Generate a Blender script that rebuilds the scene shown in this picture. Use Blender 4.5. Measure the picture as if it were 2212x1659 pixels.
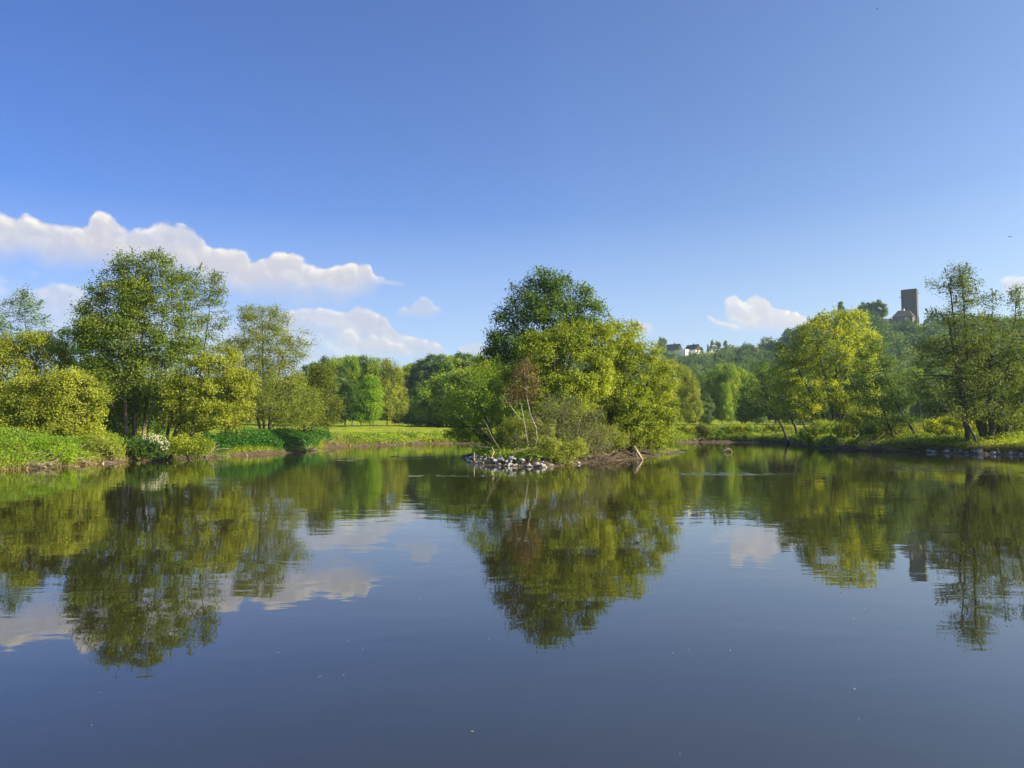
import bpy, math
import numpy as np

for o in list(bpy.data.objects):
    bpy.data.objects.remove(o)
SC = bpy.context.scene
COL = SC.collection
rad = math.radians

# ------------------------------------------------------------------ camera
W_, H_ = 1024, 768
EYE = 2.2                       # eye height over the water, metres
LENS = 26.0
F = LENS / 36.0 * W_            # focal length in pixels
PITCH = math.atan((428.6 - 384.0) / F)
cam = bpy.data.cameras.new('camera')
cam.lens = LENS
cam.sensor_width = 36.0
cam.clip_start = 0.1
cam.clip_end = 6000
camo = bpy.data.objects.new('camera', cam)
COL.objects.link(camo)
camo.location = (0, 0, EYE)
camo.rotation_euler = (math.pi / 2 + PITCH, 0, 0)
SC.camera = camo

# ------------------------------------------------------------------ light
SUN_AZ = 110.0                   # degrees to the right of the viewing direction
SUN_EL = 24.0
SKY_STRENGTH = 0.0785
SUN_STRENGTH = 5.0
EXPOSURE = 1.35
sun = bpy.data.lights.new('sun', 'SUN')
sun.energy = SUN_STRENGTH
sun.angle = rad(0.53)
sun.color = (1.0, 0.87, 0.57)
suno = bpy.data.objects.new('sun', sun)
COL.objects.link(suno)
suno.rotation_euler = (rad(90 - SUN_EL), 0, rad(180 - SUN_AZ))
SC.view_settings.view_transform = 'Standard'
SC.view_settings.look = 'None'
SC.view_settings.exposure = EXPOSURE
SC.view_settings.gamma = 1.0
SC.view_settings.use_curve_mapping = False
SC.cycles.use_denoising = True
SC.cycles.max_bounces = 8
SC.cycles.diffuse_bounces = 3
SC.cycles.glossy_bounces = 3
SC.cycles.transmission_bounces = 4
SC.cycles.volume_bounces = 0
SC.cycles.transparent_max_bounces = 8
SC.cycles.sample_clamp_indirect = 4.0


def ray(px, py):
    """direction of the view ray through pixel (px, py), y component 1"""
    u, v = (px - W_ / 2) / F, (H_ / 2 - py) / F
    y = math.cos(PITCH) - v * math.sin(PITCH)
    z = math.sin(PITCH) + v * math.cos(PITCH)
    return np.array([u / y, 1.0, z / y])


def P(px, py, D):
    return np.array([0, 0, EYE]) + ray(px, py) * D


def onwater(px, py, z=0.0):
    d = ray(px, py)
    return np.array([0, 0, EYE]) + d * ((z - EYE) / d[2])


# ------------------------------------------------------------------ node helpers
class N:
    def __init__(self, tree):
        self.t = tree

    def node(self, kind, **kw):
        n = self.t.nodes.new(kind)
        for k, v in kw.items():
            setattr(n, k, v)
        return n

    def put(self, sock, v):
        if v is None:
            return
        if hasattr(v, 'is_output'):
            self.t.links.new(v, sock)
        elif isinstance(v, (int, float)):
            sock.default_value = v
        else:
            v = tuple(v)
            if len(sock.default_value) == 4 and len(v) == 3:
                v = v + (1.0,)
            sock.default_value = v

    def m(self, op, a, b=None, c=None, clamp=False):
        n = self.node('ShaderNodeMath', operation=op, use_clamp=clamp)
        for i, v in enumerate((a, b, c)):
            self.put(n.inputs[i], v)
        return n.outputs[0]

    def mix(self, f, a, b, blend='MIX'):
        n = self.node('ShaderNodeMix', data_type='RGBA', blend_type=blend)
        self.put(n.inputs[0], f)
        self.put(n.inputs[6], a)
        self.put(n.inputs[7], b)
        return n.outputs[2]

    def mapr(self, v, a, b, c=0.0, d=1.0, kind='LINEAR'):
        n = self.node('ShaderNodeMapRange', interpolation_type=kind, clamp=True)
        for i, x in enumerate((v, a, b, c, d)):
            self.put(n.inputs[i], x)
        return n.outputs[0]

    def noise(self, vec, scale, detail=4, rough=0.5, dist=0.0):
        n = self.node('ShaderNodeTexNoise')
        self.put(n.inputs['Vector'], vec)
        n.inputs['Scale'].default_value = scale
        n.inputs['Detail'].default_value = detail
        n.inputs['Roughness'].default_value = rough
        n.inputs['Distortion'].default_value = dist
        return n.outputs['Fac']

    def ramp(self, f, stops):
        n = self.node('ShaderNodeValToRGB')
        el = n.color_ramp.elements
        while len(el) < len(stops):
            el.new(0.5)
        for e, (p, c) in zip(el, stops):
            e.position = p
            e.color = tuple(c) + (1.0,)
        self.put(n.inputs[0], f)
        return n.outputs[0]

    def mul(self, vec, s):
        n = self.node('ShaderNodeVectorMath', operation='MULTIPLY')
        self.put(n.inputs[0], vec)
        n.inputs[1].default_value = s
        return n.outputs[0]


def new_mat(name):
    m = bpy.data.materials.new(name)
    m.use_nodes = True
    m.node_tree.nodes.clear()
    g = N(m.node_tree)
    out = g.node('ShaderNodeOutputMaterial')
    return m, g, out


# ------------------------------------------------------------------ sky and clouds (world)
world = bpy.data.worlds.new('World')
SC.world = world
world.use_nodes = True
world.node_tree.nodes.clear()
g = N(world.node_tree)
wout = g.node('ShaderNodeOutputWorld')
bg = g.node('ShaderNodeBackground')
bg.inputs['Strength'].default_value = SKY_STRENGTH
sky = g.node('ShaderNodeTexSky', sky_type='NISHITA', sun_disc=False)
sky.sun_elevation = rad(SUN_EL)
sky.sun_rotation = rad(SUN_AZ)
sky.altitude = 100
sky.air_density = 1.0
sky.dust_density = 0.6
sky.ozone_density = 2.2
gam = g.node('ShaderNodeGamma')
gam.inputs[1].default_value = 1.25
g.put(gam.inputs[0], sky.outputs[0])
skycol = g.mix(1.0, gam.outputs[0], (0.62, 0.68, 0.86), 'MULTIPLY')
tc = g.node('ShaderNodeTexCoord').outputs['Generated']
dt = g.node('ShaderNodeVectorMath', operation='DOT_PRODUCT')
g.put(dt.inputs[0], tc)
dt.inputs[1].default_value = (math.sin(rad(SUN_AZ)), math.cos(rad(SUN_AZ)), 0)
glare = g.mapr(dt.outputs['Value'], -0.8, -0.25)
warm = g.mapr(dt.outputs['Value'], -0.3, 0.3)
sx = g.node('ShaderNodeSeparateXYZ')
g.put(sx.inputs[0], tc)
X, Y, Z = sx.outputs
AZ = g.m('ARCTAN2', X, Y)
hyp = g.m('SQRT', g.m('ADD', g.m('MULTIPLY', X, X), g.m('MULTIPLY', Y, Y)))
EL = g.m('DIVIDE', Z, hyp)
tintc = g.mix(glare, (0.46, 0.51, 0.61), (0.93, 0.85, 0.82))
tintc = g.mix(1.0, tintc, g.mix(warm, (1, 1, 1), (1.42, 1.25, 1.03)), 'MULTIPLY')
tintc = g.mix(1.0, tintc, g.mix(g.mapr(EL, 0.22, 0.6), (1, 1, 1), (1.15, 1.15, 1.17)), 'MULTIPLY')
skycol = g.mix(1.0, skycol, tintc, 'MULTIPLY')
skycol = g.mix(g.mapr(EL, 0.29, 0.02, 0.0, 0.66), skycol, (3.0, 3.55, 4.3))
uv = g.node('ShaderNodeCombineXYZ')
g.put(uv.inputs[0], AZ)
g.put(uv.inputs[1], EL)
UV = uv.outputs[0]
PX = 1.0 / F
big = g.m('SUBTRACT', g.noise(UV, 22, 6, 0.55), 0.5)


def billow(vec):
    def vor(sc):
        n = g.node('ShaderNodeTexVoronoi', feature='SMOOTH_F1')
        g.put(n.inputs['Vector'], vec)
        n.inputs['Scale'].default_value = sc
        n.inputs['Smoothness'].default_value = 0.35
        return n.outputs['Distance']
    return g.m('SUBTRACT', 1.0, g.m('ADD', g.m('MULTIPLY', vor(30), 0.85), g.m('ADD', g.m('MULTIPLY', vor(68), 0.42), g.m('MULTIPLY', g.noise(vec, 150, 3, 0.6), 0.22))))


warp = g.node('ShaderNodeTexNoise')
g.put(warp.inputs['Vector'], UV)
warp.inputs['Scale'].default_value = 26
warp.inputs['Detail'].default_value = 4
wv_ = g.node('ShaderNodeVectorMath', operation='MULTIPLY_ADD')
g.put(wv_.inputs[0], warp.outputs['Color'])
wv_.inputs[1].default_value = (0.022, 0.022, 0)
g.put(wv_.inputs[2], UV)
off = g.node('ShaderNodeVectorMath', operation='ADD')
g.put(off.inputs[0], wv_.outputs[0])
off.inputs[1].default_value = (0.0065, 0.0075, 0)
bil1 = billow(wv_.outputs[0])
puff_light = g.mapr(g.m('SUBTRACT', bil1, billow(off.outputs[0])), -0.16, 0.20)  # painted sunlight: billow sides facing the sun get a lighter cloud colour
fine = g.m('MULTIPLY', g.m('SUBTRACT', 0.42, bil1), 2.2)
lump_light = puff_light
soft = g.noise(g.mul(UV, (1.0, 2.6, 1.0)), 9, 4, 0.55)


def azel(px, py):
    d = ray(px, py)
    return math.atan2(d[0], d[1]), d[2] / math.hypot(d[0], d[1])


def curve(pts, lo, hi, vlo, vhi):
    n = g.node('ShaderNodeFloatCurve')
    cm = n.mapping
    c = cm.curves[0]
    q = [((a - lo) / (hi - lo), (v - vlo) / (vhi - vlo)) for a, v in pts]
    while len(c.points) < len(q):
        c.points.new(0.5, 0.5)
    for p_, (a, v) in zip(c.points, q):
        p_.location = (a, v)
    cm.update()
    g.put(n.inputs['Value'], g.mapr(AZ, lo, hi))
    return g.m('MULTIPLY_ADD', n.outputs[0], vhi - vlo, vlo)


def cloud(col, top, bot, amp=6.0, edge=3.0, base=14.0, alpha=1.0, ends=(8, 8), bright=1.0, glow=14.0):
    tp = [azel(*p) for p in top]
    bp = [azel(*p) for p in bot]
    lo, hi = tp[0][0], tp[-1][0]
    vs = [v for _, v in tp + bp]
    vlo, vhi = min(vs) - 0.01, max(vs) + 0.01
    T = curve(tp, lo, hi, vlo, vhi)
    B = curve(bp, lo, hi, vlo, vhi)
    v = g.m('ADD', EL, g.m('ADD', g.m('MULTIPLY', big, amp * 1.8 * PX), g.m('MULTIPLY', fine, amp * 1.5 * PX)))
    mt = g.mapr(g.m('SUBTRACT', T, v), 0, edge * PX, 0, 1, 'SMOOTHSTEP')
    mb = g.mapr(g.m('SUBTRACT', v, B), -base * PX, base * PX, 0, 1, 'SMOOTHSTEP')
    al = g.m('ADD', AZ, g.m('MULTIPLY', big, amp * 2.5 * PX))
    m0 = g.mapr(al, lo, lo + ends[0] * PX, 0, 1, 'SMOOTHSTEP')
    m1 = g.mapr(al, hi - ends[1] * PX, hi, 1, 0, 'SMOOTHSTEP')
    mask = g.m('MULTIPLY', g.m('MULTIPLY', mt, mb), g.m('MULTIPLY', m0, m1))
    mask = g.m('MULTIPLY', mask, g.mapr(soft, 0.25, 0.6, alpha * 0.72, alpha))
    near = g.mapr(g.m('SUBTRACT', T, v), 0, glow * PX, 1, 0, 'SMOOTHSTEP')  # sunlit upper rim, painted into the cloud colour
    f = g.m('MULTIPLY', near, g.mapr(lump_light, 0.2, 0.85, 0.30, 1.05))
    f = g.m('ADD', f, g.mapr(lump_light, 0.35, 1.0, 0.0, 0.26), clamp=True)
    c = g.mix(f, tuple(bright * k for k in (3.45, 3.38, 3.58)), tuple(bright * k for k in (5.4, 5.05, 4.45)))
    return g.mix(mask, col, c)


c = skycol
# soft low veil left, then the separate clouds from far to near
c = cloud(c, [(-160, 240), (0, 262), (150, 285), (300, 312), (400, 350), (480, 372)],
          [(-160, 330), (0, 330), (150, 360), (300, 372), (400, 384), (480, 392)], 8, 30, 25, 0.42, (20, 60), 0.98, 60)
c = cloud(c, [(28, 282), (45, 278), (62, 279), (80, 282), (95, 290)], [(28, 296), (60, 302), (95, 302)], 6, 8, 10, 0.55, (14, 14), 1.0)
c = cloud(c, [(255, 318), (275, 309), (292, 303), (320, 304), (345, 306), (360, 304), (374, 307), (384, 313), (392, 322), (402, 330), (425, 336), (440, 341), (452, 349)],
          [(255, 328), (300, 328), (345, 338), (385, 346), (420, 352), (452, 354)], 3, 4, 14, 0.75, (18, 16), 1.0, 10)
c = cloud(c, [(325, 340), (342, 330), (352, 326), (372, 332), (395, 338), (420, 346)], [(325, 344), (370, 350), (420, 352)], 5, 6, 8, 0.6, (14, 14), 1.05, 12)
c = cloud(c, [(392, 311), (402, 305), (412, 303), (419, 295), (427, 296), (434, 304), (446, 310)], [(392, 313), (420, 314), (446, 313)], 4, 6, 6, 0.55, (10, 12), 1.0, 8)
c = cloud(c, [(455, 340), (466, 334), (478, 336), (490, 342)], [(455, 352), (475, 354), (490, 352)], 4, 5, 8, 0.6, (8, 8), 1.0, 8)
c = cloud(c, [(622, 326), (632, 319), (645, 319), (655, 325)], [(622, 330), (640, 331), (655, 329)], 3, 4, 5, 0.7, (6, 6), 1.05, 8)
c = cloud(c, [(704, 312), (712, 313), (722, 318), (735, 322), (746, 327)], [(704, 317), (722, 326), (746, 333)], 3, 4, 4, 0.7, (6, 10), 1.05, 8)
c = cloud(c, [(722, 299), (728, 293), (735, 292), (744, 298), (752, 293), (760, 292), (767, 297), (775, 305), (785, 308), (800, 312), (812, 318), (830, 325)],
          [(722, 310), (740, 324), (770, 326), (800, 326), (830, 328)], 3, 3, 9, 0.95, (6, 16), 1.08, 16)
c = cloud(c, [(996, 280), (1005, 272), (1018, 268), (1035, 268), (1070, 276), (1110, 285)], [(996, 290), (1040, 296), (1110, 295)], 3, 5, 9, 0.7, (8, 20), 1.05, 10)
c = cloud(c, [(372, 276), (380, 274), (388, 278), (398, 281), (407, 282)], [(372, 282), (390, 284), (407, 284)], 3, 3, 3, 0.6, (5, 6), 1.0, 6)
c = cloud(c, [(-190, 196), (-90, 205), (0, 207), (35, 211), (66, 219), (80, 221), (92, 216), (104, 209), (114, 213), (124, 222), (140, 226), (154, 221), (164, 217), (176, 222), (188, 225), (200, 233), (215, 242),
              (236, 247), (258, 256), (276, 251), (288, 250), (302, 257), (322, 261), (344, 260), (356, 256), (366, 258), (374, 268), (382, 282)],
          [(-190, 240), (0, 250), (100, 258), (170, 270), (230, 284), (300, 290), (350, 289), (382, 282)], 4, 5, 17, 0.97, (20, 9), 1.0, 15)
g.put(bg.inputs['Color'], c)
world.node_tree.links.new(bg.outputs[0], wout.inputs['Surface'])

# ------------------------------------------------------------------ mesh helpers


def link_mesh(name, verts, faces_flat, sizes, mat, parent=None, loc=None, attr=None, smooth=False):
    me = bpy.data.meshes.new(name)
    nv = len(verts)
    me.vertices.add(nv)
    me.vertices.foreach_set('co', np.asarray(verts, np.float32).ravel())
    ff = np.asarray(faces_flat, np.int32).ravel()
    me.loops.add(len(ff))
    me.loops.foreach_set('vertex_index', ff)
    sizes = np.asarray(sizes, np.int32)
    me.polygons.add(len(sizes))
    st = np.zeros(len(sizes), np.int32)
    st[1:] = np.cumsum(sizes)[:-1]
    me.polygons.foreach_set('loop_start', st)
    me.polygons.foreach_set('use_smooth', np.full(len(sizes), smooth, bool))
    if attr is not None:
        a = me.attributes.new('tint', 'FLOAT', 'FACE')
        a.data.foreach_set('value', np.asarray(attr, np.float32))
    me.update(calc_edges=True)
    if mat is not None:
        for m_ in (mat if isinstance(mat, (list, tuple)) else [mat]):
            me.materials.append(m_)
    o = bpy.data.objects.new(name, me)
    COL.objects.link(o)
    if parent is not None:
        o.parent = parent
    if loc is not None:
        o.location = loc
    return o


def tag(o, label=None, cat=None, group=None, kind=None):
    if label:
        o['label'] = label
    if cat:
        o['category'] = cat
    if group:
        o['group'] = group
    if kind:
        o['kind'] = kind
    return o


def empty(name, loc, label, cat, group=None):
    o = bpy.data.objects.new(name, None)
    COL.objects.link(o)
    o.location = tuple(loc)
    o.empty_display_size = 0.3
    return tag(o, label, cat, group)


def copy_tree(o, parent=None):
    kids = list(o.children)
    c_ = o.copy()
    COL.objects.link(c_)
    if parent is not None:
        c_.parent = parent
    for k in kids:
        copy_tree(k, c_)
    return c_


class MB:
    """collects plain shapes, builds one mesh object"""

    def __init__(self):
        self.v, self.f = [], []

    def add(self, vs, fs):
        b = len(self.v)
        self.v += [tuple(x) for x in vs]
        self.f += [tuple(b + i for i in q) for q in fs]

    def box(self, c0, c1):
        x0, y0, z0 = c0
        x1, y1, z1 = c1
        self.add([(x0, y0, z0), (x1, y0, z0), (x1, y1, z0), (x0, y1, z0), (x0, y0, z1), (x1, y0, z1), (x1, y1, z1), (x0, y1, z1)],
                 [(0, 3, 2, 1), (4, 5, 6, 7), (0, 1, 5, 4), (1, 2, 6, 5), (2, 3, 7, 6), (3, 0, 4, 7)])

    def tube(self, pts, rs, n=6):
        pts = [np.asarray(p, float) for p in pts]
        if np.isscalar(rs):
            rs = [rs] * len(pts)
        vs, fs = [], []
        for i, p in enumerate(pts):
            d = pts[min(i + 1, len(pts) - 1)] - pts[max(i - 1, 0)]
            d /= np.linalg.norm(d) + 1e-9
            a = np.cross(d, (0.31, 0.55, 0.21) if abs(d[2]) > 0.5 else (0, 0, 1))
            a /= np.linalg.norm(a) + 1e-9
            b = np.cross(d, a)
            for k in range(n):
                t = 2 * math.pi * k / n
                vs.append(p + rs[i] * (math.cos(t) * a + math.sin(t) * b))
        for i in range(len(pts) - 1):
            for k in range(n):
                k2 = (k + 1) % n
                fs.append((i * n + k, i * n + k2, (i + 1) * n + k2, (i + 1) * n + k))
        fs.append(tuple(range(n))[::-1])
        fs.append(tuple((len(pts) - 1) * n + k for k in range(n)))
        self.add(vs, fs)

    def build(self, name, mat, parent=None, smooth=False, loc=None):
        flat = [i for q in self.f for i in q]
        return link_mesh(name, np.array(self.v), flat, [len(q) for q in self.f], mat, parent, loc, None, smooth)


# ------------------------------------------------------------------ materials
def leaf_mat(name, dark, mid, light, trans=0.38, tcol=1.45):
    m, g, out = new_mat(name)
    at = g.node('ShaderNodeAttribute', attribute_name='tint')
    col = g.ramp(at.outputs['Fac'], [(0.0, dark), (0.5, mid), (1.0, light)])
    d = g.node('ShaderNodeBsdfPrincipled')
    g.put(d.inputs['Base Color'], col)
    d.inputs['Roughness'].default_value = 0.55
    d.inputs['Specular IOR Level'].default_value = 0.25
    t = g.node('ShaderNodeBsdfTranslucent')
    g.put(t.inputs['Color'], g.mix(1.0, col, (tcol * 1.12, tcol * 1.0, tcol * 0.55), 'MULTIPLY'))
    mx = g.node('ShaderNodeMixShader')
    mx.inputs[0].default_value = trans
    g.t.links.new(d.outputs[0], mx.inputs[1])
    g.t.links.new(t.outputs[0], mx.inputs[2])
    g.t.links.new(mx.outputs[0], out.inputs[0])
    return m


def noise_mat(name, stops, scale=3.0, rough=0.85, detail=6, bump=0.0, vec=(1, 1, 1), spec=0.3):
    m, g, out = new_mat(name)
    t = g.node('ShaderNodeTexCoord').outputs['Object']
    t = g.mul(t, vec)
    f = g.noise(t, scale, detail, 0.6)
    col = g.ramp(f, stops)
    d = g.node('ShaderNodeBsdfPrincipled')
    g.put(d.inputs['Base Color'], col)
    d.inputs['Roughness'].default_value = rough
    d.inputs['Specular IOR Level'].default_value = spec
    if bump:
        b = g.node('ShaderNodeBump')
        b.inputs['Strength'].default_value = bump
        b.inputs['Distance'].default_value = 0.05
        g.put(b.inputs['Height'], g.noise(t, scale * 3, 5, 0.65))
        g.t.links.new(b.outputs[0], d.inputs['Normal'])
    g.t.links.new(d.outputs[0], out.inputs[0])
    return m


M = {}
M['willow'] = leaf_mat('willow_leaves', (0.110, 0.143, 0.015), (0.202, 0.245, 0.024), (0.339, 0.385, 0.044))
M['willow2'] = leaf_mat('bright_willow_leaves', (0.109, 0.160, 0.013), (0.212, 0.278, 0.022), (0.354, 0.417, 0.037))
M['alder'] = leaf_mat('alder_leaves', (0.050, 0.094, 0.013), (0.110, 0.166, 0.021), (0.186, 0.243, 0.026), 0.36)
M['dark'] = leaf_mat('dark_leaves', (0.033, 0.081, 0.016), (0.071, 0.145, 0.021), (0.151, 0.223, 0.032), 0.35)
M['blue'] = leaf_mat('bluish_leaves', (0.051, 0.106, 0.033), (0.105, 0.180, 0.048), (0.200, 0.274, 0.068), 0.35)
M['olive'] = leaf_mat('olive_young_leaves', (0.093, 0.123, 0.017), (0.172, 0.217, 0.028), (0.286, 0.338, 0.045), 0.4)
M['maple'] = leaf_mat('maple_leaves', (0.109, 0.174, 0.015), (0.217, 0.286, 0.022), (0.377, 0.414, 0.034), 0.5, 1.7)
M['yellow'] = leaf_mat('yellow_green_leaves', (0.122, 0.170, 0.007), (0.237, 0.294, 0.010), (0.371, 0.411, 0.018), 0.55, 1.6)
M['green'] = leaf_mat('mid_green_leaves', (0.093, 0.174, 0.017), (0.185, 0.290, 0.025), (0.357, 0.421, 0.038), 0.42)
M['vivid'] = leaf_mat('vivid_green_leaves', (0.083, 0.172, 0.011), (0.151, 0.276, 0.013), (0.261, 0.387, 0.021), 0.5)
M['nettle'] = leaf_mat('nettle_leaves', (0.021, 0.077, 0.011), (0.041, 0.134, 0.016), (0.083, 0.198, 0.023), 0.4)
M['red'] = leaf_mat('reddish_leaves', (0.076, 0.050, 0.026), (0.134, 0.090, 0.042), (0.204, 0.138, 0.054), 0.4)
M['greyleaf'] = leaf_mat('grey_green_leaves', (0.098, 0.116, 0.048), (0.157, 0.178, 0.070), (0.243, 0.273, 0.109), 0.4)
M['straw'] = leaf_mat('dry_grass_blades', (0.150, 0.115, 0.045), (0.250, 0.200, 0.080), (0.360, 0.300, 0.130), 0.3, 1.2)
M['grass'] = leaf_mat('grass_blades', (0.079, 0.157, 0.013), (0.167, 0.254, 0.017), (0.303, 0.359, 0.026), 0.45)
M['blossom'] = leaf_mat('white_blossom', (0.550, 0.520, 0.400), (0.700, 0.680, 0.550), (0.800, 0.780, 0.680), 0.3, 1.0)
M['hill'] = leaf_mat('far_leaves', (0.035, 0.085, 0.019), (0.075, 0.143, 0.029), (0.159, 0.222, 0.038), 0.35)
M['bark'] = noise_mat('dark_bark', [(0.3, (0.028, 0.022, 0.016)), (0.6, (0.075, 0.060, 0.044)), (0.8, (0.14, 0.12, 0.09))], 4, 0.9, 6, 0.6, (1, 1, 0.25))
M['greybark'] = noise_mat('grey_bark', [(0.3, (0.06, 0.05, 0.036)), (0.6, (0.13, 0.11, 0.08)), (0.8, (0.22, 0.19, 0.145))], 4, 0.9, 6, 0.5, (1, 1, 0.25))
M['birchbark'] = noise_mat('pale_bark', [(0.32, (0.07, 0.06, 0.05)), (0.46, (0.22, 0.20, 0.155)), (0.75, (0.36, 0.33, 0.26))], 6, 0.8, 4, 0.3, (0.6, 0.6, 2.0))
M['drift'] = noise_mat('driftwood', [(0.3, (0.10, 0.078, 0.055)), (0.6, (0.22, 0.18, 0.13)), (0.8, (0.40, 0.34, 0.26))], 5, 0.85, 6, 0.4)
M['drift_dark'] = noise_mat('wet_driftwood', [(0.3, (0.035, 0.026, 0.018)), (0.6, (0.09, 0.068, 0.048)), (0.8, (0.17, 0.135, 0.10))], 5, 0.85, 6, 0.4)
M['palewood'] = noise_mat('stripped_wood', [(0.3, (0.30, 0.24, 0.17)), (0.7, (0.52, 0.44, 0.33))], 5, 0.8, 5, 0.2)
M['stone'] = noise_mat('limestone', [(0.25, (0.15, 0.15, 0.145)), (0.5, (0.29, 0.29, 0.28)), (0.75, (0.46, 0.455, 0.43))], 5, 0.9, 8, 0.5)
M['castle'] = noise_mat('sandstone_wall', [(0.3, (0.055, 0.052, 0.048)), (0.55, (0.088, 0.083, 0.074)), (0.8, (0.127, 0.116, 0.099))], 1.1, 0.95, 10, 0.6)
M['castle_house'] = noise_mat('brownish_stone_wall', [(0.3, (0.12, 0.10, 0.085)), (0.7, (0.20, 0.17, 0.14))], 1.5, 0.95, 8, 0.4)
M['slate'] = noise_mat('slate_roof', [(0.3, (0.030, 0.030, 0.034)), (0.7, (0.075, 0.070, 0.070))], 3, 0.7, 6, 0.3)
M['brownroof'] = noise_mat('brown_roof', [(0.3, (0.060, 0.050, 0.043)), (0.7, (0.115, 0.095, 0.082))], 3, 0.8, 6, 0.3)
M['render'] = noise_mat('white_render', [(0.3, (0.70, 0.69, 0.66)), (0.7, (0.80, 0.79, 0.76))], 0.8, 0.9)
M['brick'] = noise_mat('dark_cladding', [(0.3, (0.06, 0.05, 0.045)), (0.7, (0.11, 0.09, 0.08))], 2, 0.9)
M['glass'] = noise_mat('window_glass', [(0.3, (0.03, 0.035, 0.045)), (0.7, (0.06, 0.07, 0.085))], 1, 0.1, 2, 0, (1, 1, 1), 0.6)
M['feather'] = noise_mat('dark_feathers', [(0.3, (0.02, 0.02, 0.02)), (0.7, (0.05, 0.045, 0.04))], 6)
M['wire'] = noise_mat('grey_steel', [(0.3, (0.16, 0.17, 0.18)), (0.7, (0.24, 0.25, 0.26))], 2)
M['lily'] = leaf_mat('floating_leaves', (0.100, 0.130, 0.060), (0.170, 0.190, 0.110), (0.260, 0.270, 0.180), 0.1)
M['petal'] = leaf_mat('drifting_petals', (0.250, 0.220, 0.120), (0.420, 0.380, 0.220), (0.600, 0.560, 0.380), 0.2, 1.0)

# ------------------------------------------------------------------ terrain
lake_px = [(1500, 520), (1250, 465), (1100, 457.5), (1024, 455), (978, 454.2), (924, 452.3), (887, 452), (850, 450), (822, 448.6), (800, 445.5), (785, 443.6),
           (767, 442.8), (735, 442.4), (701, 442.3), (672, 443.0), (600, 443.2), (520, 443.2), (459, 443.4), (424, 444.0), (388, 445.5), (350, 446.4), (325, 448.2), (309, 451.0),
           (285, 453.3), (254, 454.8), (220, 456.6), (212, 457.0), (175, 457.6), (150, 459.2), (131, 461.5), (100, 463.8), (60, 466.8), (0, 471), (-70, 478), (-200, 492), (-420, 530)]
lake = [onwater(*p)[:2] for p in lake_px] + [np.array([-22, 6.]), np.array([-30, -14.]), np.array([34, -14.]), np.array([26, 8.])]
isl_px = [(462, 459.5), (466, 462), (484, 464.6), (506, 465.9), (542, 467.6), (556, 466.4), (568, 464.8), (595, 463), (620, 461), (642, 458.6), (658, 455.5), (674, 453.6), (682, 451.5), (680, 449.5), (650, 448.5), (560, 449), (490, 451), (466, 455)]
isle = [onwater(*p)[:2] for p in isl_px]


def sdist(pts, poly):
    """signed distance to a polygon, positive inside"""
    pts = np.asarray(pts, float)
    poly = np.asarray(poly)
    d = np.full(len(pts), 1e9)
    ins = np.zeros(len(pts), bool)
    for i in range(len(poly)):
        a, b = poly[i], poly[(i + 1) % len(poly)]
        e = b - a
        t = np.clip(((pts - a) @ e) / (e @ e), 0, 1)
        d = np.minimum(d, np.hypot(*(pts - a - t[:, None] * e).T))
        cond = (a[1] > pts[:, 1]) != (b[1] > pts[:, 1])
        xi = a[0] + (pts[:, 1] - a[1]) / (b[1] - a[1] + 1e-12) * e[0]
        ins ^= cond & (pts[:, 0] < xi)
    return np.where(ins, d, -d)


def hashn(x, y, s, seed=0):
    """smooth value noise in numpy"""
    x, y = x / s + seed * 17.3, y / s + seed * 5.1
    xi, yi = np.floor(x), np.floor(y)
    fx, fy = x - xi, y - yi
    fx, fy = fx * fx * (3 - 2 * fx), fy * fy * (3 - 2 * fy)

    def h(a, b):
        v = np.sin(a * 127.1 + b * 311.7 + seed) * 43758.5453
        return v - np.floor(v)
    return (h(xi, yi) * (1 - fx) + h(xi + 1, yi) * fx) * (1 - fy) + (h(xi, yi + 1) * (1 - fx) + h(xi + 1, yi + 1) * fx) * fy


def sstep(x, a, b):
    t = np.clip((x - a) / (b - a), 0, 1)
    return t * t * (3 - 2 * t)


ridge_px = [(-300, 398, 430), (0, 396, 420), (250, 392, 430), (380, 380, 480), (410, 376, 520), (440, 380, 520), (520, 376, 560), (600, 368, 620), (650, 358, 620), (690, 355, 600), (740, 352, 570),
            (775, 347, 545), (810, 331, 510), (860, 318, 470), (905, 322, 450), (960, 327, 440), (1040, 332, 440), (1300, 345, 460)]
r_az = np.array([math.atan2(*ray(a, b)[:2]) for a, b, d in ridge_px])
r_d = np.array([math.hypot(*P(a, b, d)[:2]) for a, b, d in ridge_px])
r_z = np.array([P(a, b, d)[2] for a, b, d in ridge_px])


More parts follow.
